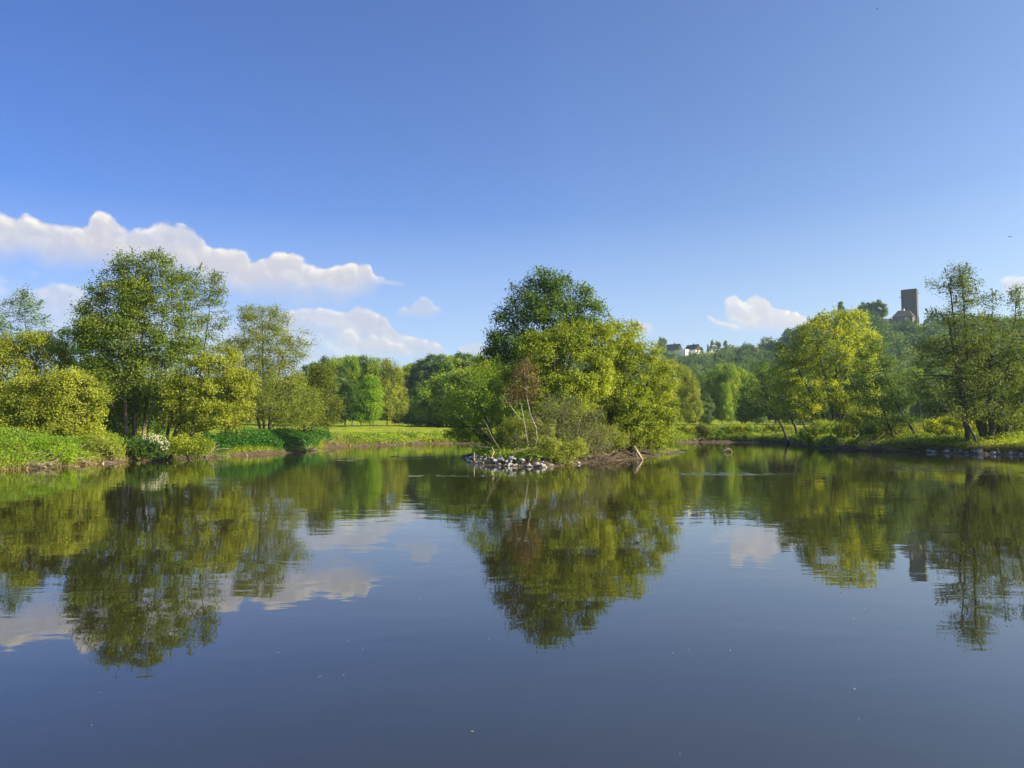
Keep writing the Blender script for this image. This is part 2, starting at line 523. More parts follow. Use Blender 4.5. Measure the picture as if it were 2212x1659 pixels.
def ground_z(x, y):
    x = np.asarray(x, float)
    y = np.asarray(y, float)
    pts = np.stack([x, y], -1)
    s = -sdist(pts, lake)
    si = sdist(pts, isle)
    r = np.hypot(x, y)
    n1 = hashn(x, y, 2.3, 1) - 0.5
    n2 = hashn(x, y, 0.9, 2) - 0.5
    n3 = hashn(x, y, 9.0, 3) - 0.5
    s2 = s + n1 * 1.2 + n2 * 0.5
    land = -0.9 + 0.95 * sstep(s2, -2.5, 0.1) + 0.30 * sstep(s2, 0.0, 1.0) + 0.62 * sstep(s2, 0.3, 5.0) + 0.40 * sstep(s2, 4, 12)
    land = land + np.where(s > 0, n2 * 0.18 * sstep(s2, 0.2, 2) + n3 * 0.3 * sstep(s2, 3, 9), 0)
    land = land + 1.55 * sstep(r, 108, 175) * sstep(s, 5, 30)
    az = np.arctan2(x, y)
    rd = np.interp(az, r_az, r_d)
    rz = np.interp(az, r_az, r_z)
    t = np.clip((r - 205) / (rd - 205), 0, None)
    hill = np.where(t < 1, (rz - 3) * (t ** 1.25), (rz - 3) - (t - 1) * 12)
    hill = np.maximum(hill, 0) * sstep(y, -50, 120)
    land = land + hill + (hashn(x, y, 40, 4) - 0.5) * 4 * np.clip(hill / 20, 0, 1)
    ii = si + n1 * 0.8 + n2 * 0.4
    isl = -0.9 + 0.95 * sstep(ii, -2.0, 0.1) + 0.55 * sstep(ii, 0, 2.6) + n2 * 0.15 * sstep(ii, 0, 1)
    return np.maximum(land, np.where(si > -3, isl, -9))


def gz(x, y):
    return float(ground_z(np.array([x]), np.array([y]))[0])


def polar_sheet(name, rs, azs, zf, mat):
    A, R = np.meshgrid(azs, rs)
    x, y = (R * np.sin(A)).ravel(), (R * np.cos(A)).ravel()
    z = zf(x, y)
    na, nr = len(azs), len(rs)
    i, j = np.meshgrid(np.arange(nr - 1), np.arange(na - 1), indexing='ij')
    a = (i * na + j).ravel()
    f = np.stack([a, a + 1, a + na + 1, a + na], -1)
    f = f[:, ::-1]
    return link_mesh(name, np.stack([x, y, z], -1), f, np.full(len(f), 4), mat, smooth=True)


gm, g, out = new_mat('ground')
pos = g.node('ShaderNodeNewGeometry').outputs['Position']
sp = g.node('ShaderNodeSeparateXYZ')
g.put(sp.inputs[0], pos)
n_a = g.noise(pos, 0.25, 6, 0.6)
n_b = g.noise(pos, 2.5, 6, 0.65)
grasscol = g.ramp(g.m('ADD', g.m('MULTIPLY', n_a, 0.6), g.m('MULTIPLY', n_b, 0.4)), [(0.3, (0.095, 0.150, 0.012)), (0.5, (0.205, 0.262, 0.018)), (0.68, (0.310, 0.320, 0.034))])
mudcol = g.ramp(n_b, [(0.3, (0.040, 0.030, 0.021)), (0.5, (0.085, 0.066, 0.045)), (0.7, (0.17, 0.135, 0.095))])
k = g.mapr(g.m('ADD', sp.outputs[2], g.m('MULTIPLY', n_b, 0.5)), 0.65, 1.0)
d = g.node('ShaderNodeBsdfPrincipled')
g.put(d.inputs['Base Color'], g.mix(k, mudcol, grasscol))
d.inputs['Roughness'].default_value = 0.95
d.inputs['Specular IOR Level'].default_value = 0.1
b = g.node('ShaderNodeBump')
b.inputs['Strength'].default_value = 0.8
b.inputs['Distance'].default_value = 0.12
g.put(b.inputs['Height'], g.noise(pos, 4, 6, 0.7))
g.t.links.new(b.outputs[0], d.inputs['Normal'])
g.t.links.new(d.outputs[0], out.inputs[0])

front = np.radians(np.arange(-46, 46.01, 0.16))
back = np.radians(np.arange(46, 314.01, 3.0))
rs = np.concatenate([np.arange(0.5, 30, 3), np.arange(30, 130, 0.55), np.geomspace(130, 1300, 70)])
rs_b = np.concatenate([np.arange(0.5, 30, 2), np.geomspace(30, 1300, 30)])
tag(polar_sheet('ground', rs, front, ground_z, gm), 'grassy banks, meadow and hills round the pond', kind='structure')
tag(polar_sheet('ground', rs_b, back, ground_z, gm), 'grassy land behind the viewer', kind='structure')

# ------------------------------------------------------------------ water
wm, g, out = new_mat('pond_water')
pos = g.node('ShaderNodeNewGeometry').outputs['Position']
d = g.node('ShaderNodeBsdfPrincipled')
d.inputs['Base Color'].default_value = (0.022, 0.020, 0.008, 1)
d.inputs['Roughness'].default_value = 0.012
d.inputs['IOR'].default_value = 2.1
d.inputs['Specular IOR Level'].default_value = 0.5
w1 = g.noise(g.mul(pos, (0.55, 1.0, 1)), 0.85, 3, 0.5, 0.6)
w2 = g.noise(g.mul(pos, (0.5, 1.0, 1)), 3.4, 3, 0.55, 0.8)
w3 = g.noise(g.mul(pos, (0.45, 1.0, 1)), 9.0, 2, 0.5)
sp = g.node('ShaderNodeSeparateXYZ')
g.put(sp.inputs[0], pos)


def patch(px, py, wx, wy):
    c_ = onwater(px, py)
    ax = g.m('DIVIDE', g.m('SUBTRACT', sp.outputs[0], float(c_[0])), wx)
    ay = g.m('DIVIDE', g.m('SUBTRACT', sp.outputs[1], float(c_[1])), wy)
    rr = g.m('ADD', g.m('MULTIPLY', ax, ax), g.m('MULTIPLY', ay, ay))
    return g.m('POWER', 2.718, g.m('MULTIPLY', rr, -1.0))


pt = None
for q in [(703, 473, 2.6, 0.7), (738, 474, 3.4, 0.9), (925, 467, 3.4, 2.0), (905, 470, 3.0, 1.2), (455, 476, 3.2, 0.5), (980, 472, 3.0, 1.5)]:
    e = patch(*q)
    pt = e if pt is None else g.m('ADD', pt, e)
pt = g.m('MULTIPLY', pt, g.mapr(g.noise(g.mul(pos, (1.5, 0.55, 1)), 1.3, 3, 0.6), 0.5, 0.56, 0.0, 1.0), clamp=True)
breeze = g.m('MULTIPLY', g.mapr(g.noise(g.mul(pos, (0.35, 1.0, 1)), 0.12, 3, 0.5), 0.42, 0.62, 0.35, 1.0), g.mapr(sp.outputs[1], 8, 26, 0.12, 1.0))
hgt = g.m('ADD', g.m('MULTIPLY', w1, g.mapr(sp.outputs[1], 6, 30, 0.012, 0.024)), g.m('MULTIPLY', g.m('MULTIPLY', w2, 0.005), breeze))
hgt = g.m('ADD', hgt, g.m('MULTIPLY', w3, g.m('MULTIPLY_ADD', pt, 0.06, 0.0005)))
b = g.node('ShaderNodeBump')
b.inputs['Strength'].default_value = 0.35
b.inputs['Distance'].default_value = 1.0
g.put(b.inputs['Height'], hgt)
g.t.links.new(b.outputs[0], d.inputs['Normal'])
g.t.links.new(d.outputs[0], out.inputs[0])
wv = [(-80, -16, 0), (110, -16, 0), (110, 130, 0), (-80, 130, 0)]
tag(link_mesh('water', wv, [0, 1, 2, 3], [4], wm), 'still dark pond water mirroring trees and sky', kind='structure')

# ------------------------------------------------------------------ trees
DEBUG = False
LEAF_K = 5.8
SIZE_K = 1.03
TRUNK_K = 0.62
ATTR_K = 2.0


def unit(v):
    return v / (np.linalg.norm(v, axis=-1, keepdims=True) + 1e-9)


def colonize(stems, attr, step, kill, infl, rng, up=0.0, maxit=140):
    pos, par, frac = [], [], []
    for st in stems:
        st = np.asarray(st, float)
        prev = -1 if not pos else int(((np.array(pos) - st[0]) ** 2).sum(1).argmin())
        for i in range(len(st) - 1):
            L = np.linalg.norm(st[i + 1] - st[i])
            n = max(1, int(round(L / step)))
            for k_ in range(n + (i == len(st) - 2)):
                p = st[i] + (st[i + 1] - st[i]) * (k_ / n) + (rng.normal(0, 0.04 * step, 3) if i + k_ > 0 else 0)
                pos.append(p)
                par.append(prev)
                frac.append((i + k_ / n) / (len(st) - 1))
                prev = len(pos) - 1
    pos = np.array(pos)
    par = list(par)
    n_stem = len(pos)
    best = np.full(len(attr), 1e9)
    who = np.zeros(len(attr), int)
    alive = np.ones(len(attr), bool)
    new = np.arange(len(pos))
    chunks = [pos]
    tot = len(pos)
    nkid = np.zeros(40000, int)
    for _ in range(maxit):
        P_all = np.concatenate(chunks) if len(chunks) > 1 else chunks[0]
        chunks = [P_all]
        idx = np.nonzero(alive)[0]
        if not len(idx):
            break
        D2 = ((attr[idx][:, None, :] - P_all[new][None]) ** 2).sum(-1)
        j = D2.argmin(1)
        dmin = np.sqrt(D2[np.arange(len(idx)), j])
        upd = dmin < best[idx]
        best[idx[upd]] = dmin[upd]
        who[idx[upd]] = new[j[upd]]
        alive &= best > kill
        idx = np.nonzero(alive & (best < infl) & (nkid[who] < 2))[0]
        if not len(idx):
            break
        dirs = unit(attr[idx] - P_all[who[idx]])
        acc = np.zeros((tot, 3))
        np.add.at(acc, who[idx], dirs)
        src = np.unique(who[idx])
        v = unit(unit(acc[src]) + rng.normal(0, 0.16, (len(src), 3)) + np.array([0, 0, up]))
        newp = P_all[src] + v * step
        new = np.arange(tot, tot + len(src))
        par += list(src)
        nkid[src] += 1
        chunks.append(newp)
        tot += len(src)
        if tot > 14000:
            break
    P_all = np.concatenate(chunks) if len(chunks) > 1 else chunks[0]
    if DEBUG:
        print('TREE', len(attr), 'left', int(alive.sum()), 'nodes', len(P_all), 'it', _)
    return P_all, np.array(par[:len(P_all)]), n_stem, np.array(frac)


def radii(par, n_stem, R, expo=2.0, rmin=0.009):
    n = len(par)
    val = np.zeros(n)
    kids = np.bincount(par[par >= 0], minlength=n)
    tips = kids == 0
    h = np.zeros(n, int)
    val[tips] = 1.0
    for i in range(n - 1, -1, -1):
        p = par[i]
        if p >= 0:
            val[p] += val[i]
            h[p] = max(h[p], h[i] + 1)
    r = val ** (1 / expo)
    r = np.minimum(r * (R / r[min(3, n - 1):].max()), R * 1.1)
    return np.maximum(r, rmin), h, tips, val


def limb_mesh(pos, par, r, rthr):
    seg = np.nonzero((par >= 0) & (r > rthr))[0]
    if not len(seg):
        return None
    p0 = par[seg]
    a, b_ = pos[p0], pos[seg]
    dv = unit(b_ - a)
    main = np.full(len(pos), -1)
    order = seg[np.argsort(r[seg])]
    main[par[order]] = order
    is_main = main[p0] == seg
    ndir = np.zeros_like(pos)
    ndir[seg] = dv
    ndir[p0[is_main]] = unit(ndir[p0[is_main]] + dv[is_main])
    d1 = ndir[seg]
    d0 = np.where(is_main[:, None], ndir[p0], dv)
    r0 = np.where(is_main, r[p0], r[seg] * 1.15)
    r1 = r[seg]
    n = 6
    th = np.arange(n) * 2 * math.pi / n

    def ring(c_, d_, r_):
        ref = np.tile(np.array([[0.83, 0.41, 0.13]]), (len(d_), 1))
        u = unit(np.cross(d_, ref))
        w = np.cross(d_, u)
        return c_[:, None] + r_[:, None, None] * (np.cos(th)[None, :, None] * u[:, None] + np.sin(th)[None, :, None] * w[:, None])
    A, B = ring(a, d0, r0), ring(b_, d1, r1)
    V = np.concatenate([A, B], 1).reshape(-1, 3)
    base = np.arange(len(seg)) * 2 * n
    kk = np.arange(n)
    k2 = (kk + 1) % n
    f = np.stack([base[:, None] + kk, base[:, None] + k2, base[:, None] + n + k2, base[:, None] + n + kk], -1).reshape(-1, 4)
    return V, f


def leaf_quads(c_, size, rng, upb=0.5, outw=None, long=1.35, wide=0.8):
    n = len(c_)
    nr = rng.normal(0, 1, (n, 3)) * 0.75 + np.array([0, 0, upb])
    if outw is not None:
        nr = nr + outw
    nr = unit(nr)
    t = unit(np.cross(nr, rng.normal(0, 1, (n, 3))))
    s = np.cross(nr, t)
    L = (size * long * rng.uniform(0.6, 1.25, n))[:, None]
    Wd = (size * wide * rng.uniform(0.6, 1.25, n))[:, None]
    V = np.stack([c_ - t * L * 0.5, c_ + s * Wd * 0.5 - nr * Wd * 0.12, c_ + t * L * 0.5, c_ - s * Wd * 0.5 - nr * Wd * 0.12], 1).reshape(-1, 3)
    return V, np.arange(4 * n).reshape(-1, 4)


def blob_points(blobs, n, rng, shell=0.55):
    """random points inside a union of ellipsoids; blobs: (centre, radii, weight)"""
    w = np.array([b_[1][0] * b_[1][1] * b_[1][2] * b_[2] for b_ in blobs]) ** 0.8
    k_ = rng.choice(len(blobs), n, p=w / w.sum())
    C_ = np.array([b_[0] for b_ in blobs])[k_]
    R_ = np.array([b_[1] for b_ in blobs])[k_]
    d_ = unit(rng.normal(0, 1, (n, 3)))
    q = rng.uniform(0, 1, n) ** (1 / 3.0)
    q = np.where(rng.uniform(0, 1, n) < shell, rng.uniform(0.72, 1.0, n), q)
    return C_ + d_ * R_ * q[:, None]


def to_blobs(bl, D):
    out_ = []
    for b_ in bl:
        cx, cy, rx, ry = b_[:4]
        dd = b_[4] if len(b_) > 4 else 0.0
        w = b_[6] if len(b_) > 6 else 1.0
        Dz = D + dd
        rd = b_[5] if len(b_) > 5 and b_[5] else 0.85 * max(rx, ry * 0.8) * Dz / F
        out_.append((P(cx, cy, Dz), np.array([rx * Dz / F, rd, ry * Dz / F]), w))
    return out_


def make_tree(name, label, cat, D, base, stems, blobs, leaf, bark, R, group=None, n_attr=900, leaves=36, size=0.13, spread=0.30,
              step=0.33, kill=0.55, infl=5.0, flat=0.75, hmax=2, up=0.03, twig=0.006, seed=1, tint=(0.5, 0.2, 0.14), shell=0.6, upb=0.55, world_space=False, crown='crown', trunk='trunk', long=1.35, wide=0.8, shoots=0.35):
    rng = np.random.default_rng(seed * 101 + 7)
    if world_space:
        B = blobs
        S = stems
    else:
        B = to_blobs(blobs, D)
        S = [[P(p[0], p[1], D + (p[2] if len(p) > 2 else 0)) for p in st] for st in stems]
    base = np.array(S[0][0]) if base is None else np.array(base)
    if not world_space:
        for st in S:
            z0 = gz(st[0][0], st[0][1])
            st[0][2] = min(st[0][2], z0) - 0.15
        base = np.array([base[0], base[1], gz(base[0], base[1])])
    A = blob_points(B, int(n_attr * ATTR_K), rng, shell)
    if not world_space:
        zg = ground_z(A[:, 0], A[:, 1])
        A = A[A[:, 2] > np.maximum(zg, 0) + 0.25]
    pos, par, ns, frac = colonize(S, A, step, kill, infl, rng, up)
    nb = sum(1 for st in S if np.linalg.norm(np.array(st[0])[:2] - np.array(S[0][0])[:2]) < 2.5 and abs(st[0][2] - S[0][0][2]) < 0.8)
    r, h, tips, val = radii(par, ns, R * TRUNK_K * math.sqrt(0.35 + 0.65 * nb))
    r = np.minimum(r, R * 1.05)
    r[:ns] *= 1 - 0.72 * frac ** 1.3
    for i_ in range(ns, len(pos)):
        r[i_] = min(r[i_], r[par[i_]])
    root = empty(name, base, label, cat, group)
    lm = limb_mesh(pos, par, r, twig)
    if lm:
        link_mesh(trunk, lm[0] - base, lm[1], np.full(len(lm[1]), 4), M[bark], root, smooth=True)
    fr = np.concatenate([frac, np.ones(len(pos) - ns)])
    src = np.nonzero(((h <= hmax) & (fr > 0.6)) | ((fr > 0.85) & (np.arange(len(pos)) < ns)))[0]
    cnt = rng.poisson(LEAF_K * leaves / (hmax + 1.0) * rng.gamma(1.5, 1 / 1.5, len(src)))
    idx = np.repeat(src, cnt)
    ctint = rng.normal(0, tint[1], len(pos))
    # sister twigs share their limb's tone
    for i in range(ns, len(pos)):
        if par[i] >= ns:
            ctint[i] = ctint[par[i]] * 0.9 + rng.normal(0, tint[1] * 0.35)
    c_ = pos[idx] + rng.normal(0, 1, (len(idx), 3)) * np.array([spread, spread, spread * flat])
    if not world_space:
        c_[:, 2] = np.maximum(c_[:, 2], 0.08)
    ctr = np.average(pos[src], axis=0) if len(src) else base
    if shoots and not world_space:
        tip = np.nonzero(tips & (np.linalg.norm((pos - ctr) / np.maximum(pos.std(0), 0.1), axis=1) > 1.5))[0]
        tip = tip[rng.uniform(0, 1, len(tip)) < shoots]
        ex, ei = [], []
        for t_ in tip:
            d_ = unit(pos[t_] - ctr) * 0.6 + np.array([0, 0, 0.75]) + rng.normal(0, 0.3, 3)
            L_ = rng.uniform(0.5, 1.3) * step * 2.2
            q_ = rng.uniform(0, 1, 34)[:, None]
            ex.append(pos[t_] + unit(d_) * q_ * L_ + rng.normal(0, 0.05, (34, 3)) * (1.2 - q_))
            ei.append(np.full(34, t_))
        if ex:
            c_ = np.concatenate([c_] + ex)
            idx = np.concatenate([idx] + ei)
    V, f = leaf_quads(c_, size * SIZE_K, rng, upb, unit(c_ - ctr) * 0.45, long, wide)
    tn = np.clip(tint[0] + ctint[idx] + rng.normal(0, tint[2] * 0.6, len(idx)), 0, 1)
    link_mesh(crown, V - base, f, np.full(len(f), 4), M[leaf], root, attr=tn)
    return root


def bush(name, label, cat, D, base_px, blobs, leaf, group=None, bark='bark', n_attr=160, leaves=60, size=0.10, spread=0.22, seed=1, n_stem=5, tint=(0.5, 0.18, 0.16), hmax=3, step=0.22, kill=0.34, R=0.05, twig=0.006, **kw):
    st = []
    rr = np.random.default_rng(seed)
    for k_ in range(n_stem):
        bx, by = base_px[0] + rr.normal(0, 3.0), base_px[1]
        b_ = blobs[k_ % len(blobs)]
        st.append([(bx, by, rr.normal(0, .3)), ((bx * 0.5 + b_[0] * 0.5) + rr.normal(0, 2), by * 0.55 + b_[1] * 0.45, rr.normal(0, 0.3))])
    return make_tree(name, label, cat, D, None, st, blobs, leaf, bark, R, group, n_attr, leaves, size, spread, step, kill, 4.0, 0.8, hmax, 0.05, twig, seed, tint, crown='foliage', trunk='stem', **kw)


# ---- left bank
make_tree('willow', 'broad yellow-green willow with two rounded lobes, cut by the left picture edge', 'tree', 57, None,
          [[(10, 446), (8, 410), (0, 375)], [(22, 446), (30, 410), (45, 378)], [(14, 446), (-20, 410), (-35, 380)]],
          [(5, 378, 44, 40), (42, 367, 30, 30), (-32, 380, 40, 42), (20, 410, 50, 30), (62, 385, 22, 25), (-5, 350, 30, 17), (35, 348, 30, 18), (10, 432, 50, 16)], 'willow', 'bark', 0.16, None, 1300, 60, 0.12, 0.28, seed=3, tint=(0.52, 0.16, 0.15))
make_tree('willow', 'dome-shaped yellow-green willow just left of the many-stemmed alder', 'tree', 51, None,
          [[(60, 449), (60, 425), (55, 395)], [(66, 449), (80, 420), (90, 390)], [(56, 449), (35, 425), (25, 400)]],
          [(66, 402, 39, 36), (38, 408, 35, 34), (88, 418, 17, 26), (75, 385, 24, 18), (45, 430, 48, 18), (98, 402, 8, 20), (80, 434, 26, 12)], 'willow', 'bark', 0.13, None, 1150, 68, 0.11, 0.26, seed=4, tint=(0.5, 0.15, 0.15))
make_tree('alder_tree', 'thin bluish tree with sparse layered crown rising behind the leftmost willow', 'tree', 82, None,
          [[(24, 438), (23, 390), (26, 340), (24, 292)]],
          [(22, 298, 15, 13), (8, 312, 18, 10), (36, 306, 10, 7), (10, 328, 26, 11), (40, 322, 12, 7), (28, 344, 28, 10), (-4, 345, 22, 10), (48, 338, 10, 7)], 'blue', 'bark', 0.22, 'tall trees on the left bank', 420, 26, 0.15, 0.42, seed=5, kill=0.8, step=0.4, hmax=3)
make_tree('alder_tree', 'dark bushy tree in the gap between the left willows and the many-stemmed alder', 'tree', 72, None,
          [[(88, 440), (86, 390), (84, 335)], [(95, 440), (98, 380)]],
          [(86, 350, 22, 26), (70, 336, 11, 10), (60, 345, 7, 9), (96, 380, 22, 30), (95, 415, 20, 25), (92, 330, 14, 12)], 'dark', 'bark', 0.22, 'tall trees on the left bank', 620, 50, 0.16, 0.34, seed=6, kill=0.7, step=0.4, tint=(0.35, 0.2, 0.14))
make_tree('alder_tree', 'tallest tree on the left bank, many pale stems under a broad open crown', 'tree', 57, None,
          [[(117, 441, 1), (113, 400, 1), (108, 355, 1), (100, 320, 1)], [(126, 442, -1), (125, 400, -1), (122, 350, -.5), (122, 300, 0), (122, 268, 0)], [(133, 442, 0), (135, 395, 0), (142, 340, .5), (147, 300, .5), (150, 270, .5)],
           [(142, 441, 1), (147, 400, 1.2), (158, 350, 1.5), (166, 300, 1.5), (170, 275, 2)], [(122, 442, -2), (114, 410, -2.2), (106, 380, -2.5)], [(146, 441, -1), (150, 410, -1.5), (158, 385, -2)], [(137, 442, 2), (138, 390, 2), (134, 330, 2.5), (134, 290, 2.5)]],
          [(128, 268, 20, 16), (155, 265, 20, 13), (118, 292, 25, 24), (148, 300, 34, 30), (178, 292, 16, 22), (95, 318, 18, 26), (120, 335, 42, 26), (160, 340, 32, 26), (110, 370, 28, 24), (148, 375, 36, 25), (112, 400, 16, 16), (155, 402, 16, 12), (84, 325, 8, 12), (187, 330, 14, 22), (170, 390, 20, 20), (100, 385, 14, 18)],
          'alder', 'greybark', 0.29, 'tall trees on the left bank', 2000, 44, 0.125, 0.36, seed=7, kill=0.55, step=0.33, hmax=2, tint=(0.55, 0.2, 0.18), flat=0.7)
make_tree('alder_tree', 'slender leaning alder with a pointed open top, right of the many-stemmed alder', 'tree', 61, None,
          [[(190, 440, 1), (196, 400, 1), (204, 350, 1), (211, 300, 1), (216, 276, 1)]],
          [(215, 283, 7, 10), (214, 300, 13, 11), (222, 292, 8, 4), (213, 322, 17, 14), (208, 345, 20, 13), (204, 365, 20, 14), (226, 312, 6, 4)], 'alder', 'bark', 0.17, 'tall trees on the left bank', 420, 26, 0.12, 0.36, seed=8, kill=0.65, hmax=2, flat=0.5, tint=(0.5, 0.18, 0.16))
make_tree('alder_tree', 'narrow open alder close against the right side of the many-stemmed alder', 'tree', 63, None,
          [[(176, 440, 1), (183, 390, 1), (190, 330, 1), (196, 272, 1)]],
          [(196, 275, 10, 12), (193, 295, 16, 16), (190, 320, 20, 16), (186, 350, 22, 20), (205, 282, 7, 5)], 'alder', 'bark', 0.16, 'tall trees on the left bank', 420, 26, 0.12, 0.36, seed=9, kill=0.68, hmax=2, flat=0.5, tint=(0.45, 0.18, 0.16))
make_tree('willow', 'yellow-green willow whose limbs lean low to the right of the many-stemmed alder', 'tree', 53, None,
          [[(163, 443), (178, 425), (205, 410), (238, 398)], [(163, 443), (172, 410), (190, 380), (210, 352)], [(163, 443), (195, 432), (228, 426)], [(162, 443), (170, 415), (178, 385)]],
          [(216, 376, 30, 30), (240, 388, 17, 20), (190, 396, 28, 28), (215, 412, 32, 17), (236, 412, 16, 20), (222, 355, 18, 12), (180, 420, 20, 16), (250, 380, 7, 12)], 'willow', 'bark', 0.13, None, 980, 62, 0.11, 0.26, seed=10, tint=(0.55, 0.16, 0.15))
make_tree('ash_tree', 'fine-twigged tree in thin young olive leaf with a straight trunk, left of the meadow', 'tree', 79, None,
          [[(264, 436), (264, 400), (263, 360), (262, 312)], [(268, 436), (272, 400), (282, 360), (292, 330)], [(264, 412), (248, 380), (242, 340)]],
          [(262, 322, 25, 18), (250, 312, 14, 7), (278, 318, 14, 10), (265, 350, 40, 25), (262, 385, 46, 28), (285, 405, 40, 24), (260, 410, 40, 16), (240, 400, 22, 22), (300, 352, 12, 14), (308, 340, 6, 10)],
          'olive', 'bark', 0.21, None, 2500, 42, 0.115, 0.36, seed=11, kill=0.62, step=0.36, hmax=3, twig=0.004, tint=(0.5, 0.16, 0.16))
make_tree('ash_tree', 'small brownish thin-leaved tree on two dark trunks where the meadow begins', 'tree', 86, None,
          [[(303, 438), (305, 425), (312, 400), (318, 375)], [(309, 438), (313, 420), (326, 395), (330, 372)]],
          [(322, 378, 16, 18), (312, 402, 20, 17), (330, 405, 13, 15), (322, 420, 18, 8)], 'olive', 'bark', 0.15, None, 800, 44, 0.12, 0.36, seed=12, kill=0.6, step=0.33, hmax=3, twig=0.006, tint=(0.28, 0.14, 0.15))

bush('bush', 'dark bushy thicket behind the trunks of the tallest left tree', 'bush', 66, (135, 441), [(120, 424, 20, 12), (150, 422, 22, 14), (135, 412, 20, 12), (105, 420, 14, 12)], 'dark', 'bushes on the left bank', n_attr=420, leaves=40, size=0.13, spread=0.3, seed=65, tint=(0.3, 0.18, 0.16))

# ---- island
make_tree('alder_tree', 'tall dark green tree rising highest in the middle of the island', 'tree', 62, None,
          [[(548, 450), (547, 400), (543, 340), (545, 275)], [(556, 450), (562, 400), (572, 350), (580, 300)], [(544, 450), (530, 400), (518, 360), (512, 310)]],
          [(545, 282, 19, 15), (560, 285, 16, 13), (524, 298, 18, 15), (510, 318, 17, 18), (545, 315, 32, 25), (578, 300, 17, 18), (594, 312, 14, 12), (580, 330, 24, 18), (520, 345, 32, 17), (500, 352, 16, 13), (490, 362, 10, 9), (548, 350, 40, 22), (496, 334, 10, 8), (604, 318, 6, 6)],
          'dark', 'bark', 0.26, 'trees and shrubs on the island', 1500, 50, 0.14, 0.36, seed=21, kill=0.62, step=0.36, hmax=2, tint=(0.52, 0.2, 0.15))
make_tree('willow', 'rounded light green willow in front of the tall dark island tree', 'tree', 54, None,
          [[(565, 453), (562, 420), (555, 380)], [(572, 453), (580, 415), (588, 375)], [(560, 453), (540, 415), (525, 385)]],
          [(548, 362, 36, 34), (575, 348, 34, 28), (560, 392, 42, 30), (522, 378, 20, 22), (590, 372, 28, 30), (600, 342, 20, 18), (565, 336, 20, 12)],
          'willow2', 'bark', 0.17, 'trees and shrubs on the island', 1250, 58, 0.125, 0.27, seed=22, kill=0.58, tint=(0.5, 0.18, 0.16))
make_tree('willow', 'wide willow on the island with dark limbs bending over the broken pale branches', 'tree', 56, None,
          [[(635, 452), (630, 432), (622, 418), (607, 411), (592, 410)], [(608, 411), (614, 395), (628, 380), (645, 362), (655, 345)], [(606, 411), (612, 385), (614, 362), (618, 340)], [(622, 418), (640, 408), (660, 404)], [(628, 382), (650, 374), (664, 368)]],
          [(618, 350, 30, 30), (645, 358, 22, 22), (655, 382, 24, 26), (664, 408, 18, 22), (640, 415, 30, 20), (606, 378, 28, 30), (610, 332, 18, 12), (633, 328, 12, 8), (625, 395, 30, 25), (655, 432, 18, 14), (674, 412, 8, 10), (640, 436, 20, 10)],
          'willow2', 'bark', 0.20, 'trees and shrubs on the island', 1350, 56, 0.125, 0.27, seed=23, kill=0.58, tint=(0.55, 0.18, 0.16))
make_tree('willow_shrub', 'loose dark green shrub fanning out over the left end of the island', 'shrub', 60, None,
          [[(498, 452), (488, 425), (478, 400), (470, 378)], [(500, 452), (500, 420), (498, 385)], [(495, 452), (475, 432), (455, 420)], [(503, 452), (512, 420), (515, 395)], [(496, 452), (480, 438), (462, 430)]],
          [(486, 382, 26, 18), (468, 400, 26, 18), (502, 398, 22, 24), (456, 415, 20, 12), (488, 420, 30, 18), (492, 364, 16, 8), (470, 376, 14, 11), (472, 432, 26, 12), (500, 436, 22, 12)],
          'green', 'greybark', 0.09, 'trees and shrubs on the island', 1000, 30, 0.105, 0.3, seed=24, kill=0.55, hmax=2, twig=0.004, tint=(0.4, 0.2, 0.17))
make_tree('birch_tree', 'crooked little birch with white bark and reddish leaves at the front of the island', 'tree', 47.5, None,
          [[(532, 458), (535, 447), (537, 437), (536, 428), (530, 414), (527, 398), (525, 380), (523, 360)], [(530, 414), (521, 404), (513, 398)]],
          [(524, 372, 11, 16), (517, 385, 13, 12), (531, 388, 11, 14), (514, 400, 10, 9)], 'red', 'birchbark', 0.085, 'trees and shrubs on the island', 420, 14, 0.08, 0.24, seed=25, kill=0.4, step=0.25, hmax=2, twig=0.004, tint=(0.45, 0.2, 0.2))
make_tree('twiggy_shrub', 'half-bare brownish shrub with fine grey twigs in the centre of the island', 'shrub', 48, None,
          [[(566, 456), (562, 440), (556, 420)], [(570, 456), (574, 435), (580, 415)], [(562, 456), (550, 438), (540, 425)], [(572, 456), (586, 440), (596, 425)], [(568, 456), (568, 430), (566, 408)]],
          [(558, 414, 20, 18), (584, 420, 18, 14), (543, 424, 16, 14), (572, 436, 34, 13), (602, 432, 14, 9), (525, 441, 18, 9), (590, 446, 22, 6), (571, 402, 8, 8), (548, 406, 6, 8), (596, 412, 7, 8)], 'greyleaf', 'greybark', 0.05, 'trees and shrubs on the island', 2000, 12, 0.075, 0.26, seed=26, kill=0.33, step=0.22, hmax=3, twig=0.003, tint=(0.4, 0.2, 0.2))
bush('willow_shrub', 'low olive shrub hanging over the water beside the white stones', 'shrub', 44.5, (562, 463), [(560, 450, 20, 11), (545, 446, 14, 9), (575, 447, 14, 10), (560, 457, 20, 7)], 'olive', 'trees and shrubs on the island', n_attr=420, leaves=34, size=0.085, spread=0.16, seed=27, tint=(0.62, 0.16, 0.16))
bush('willow_shrub', 'olive-leaved shrub behind the little white-barked birch', 'shrub', 51, (522, 457), [(520, 432, 20, 16), (508, 440, 16, 12), (538, 436, 14, 14)], 'olive', 'trees and shrubs on the island', n_attr=420, leaves=34, size=0.09, spread=0.2, seed=28, tint=(0.5, 0.18, 0.18))
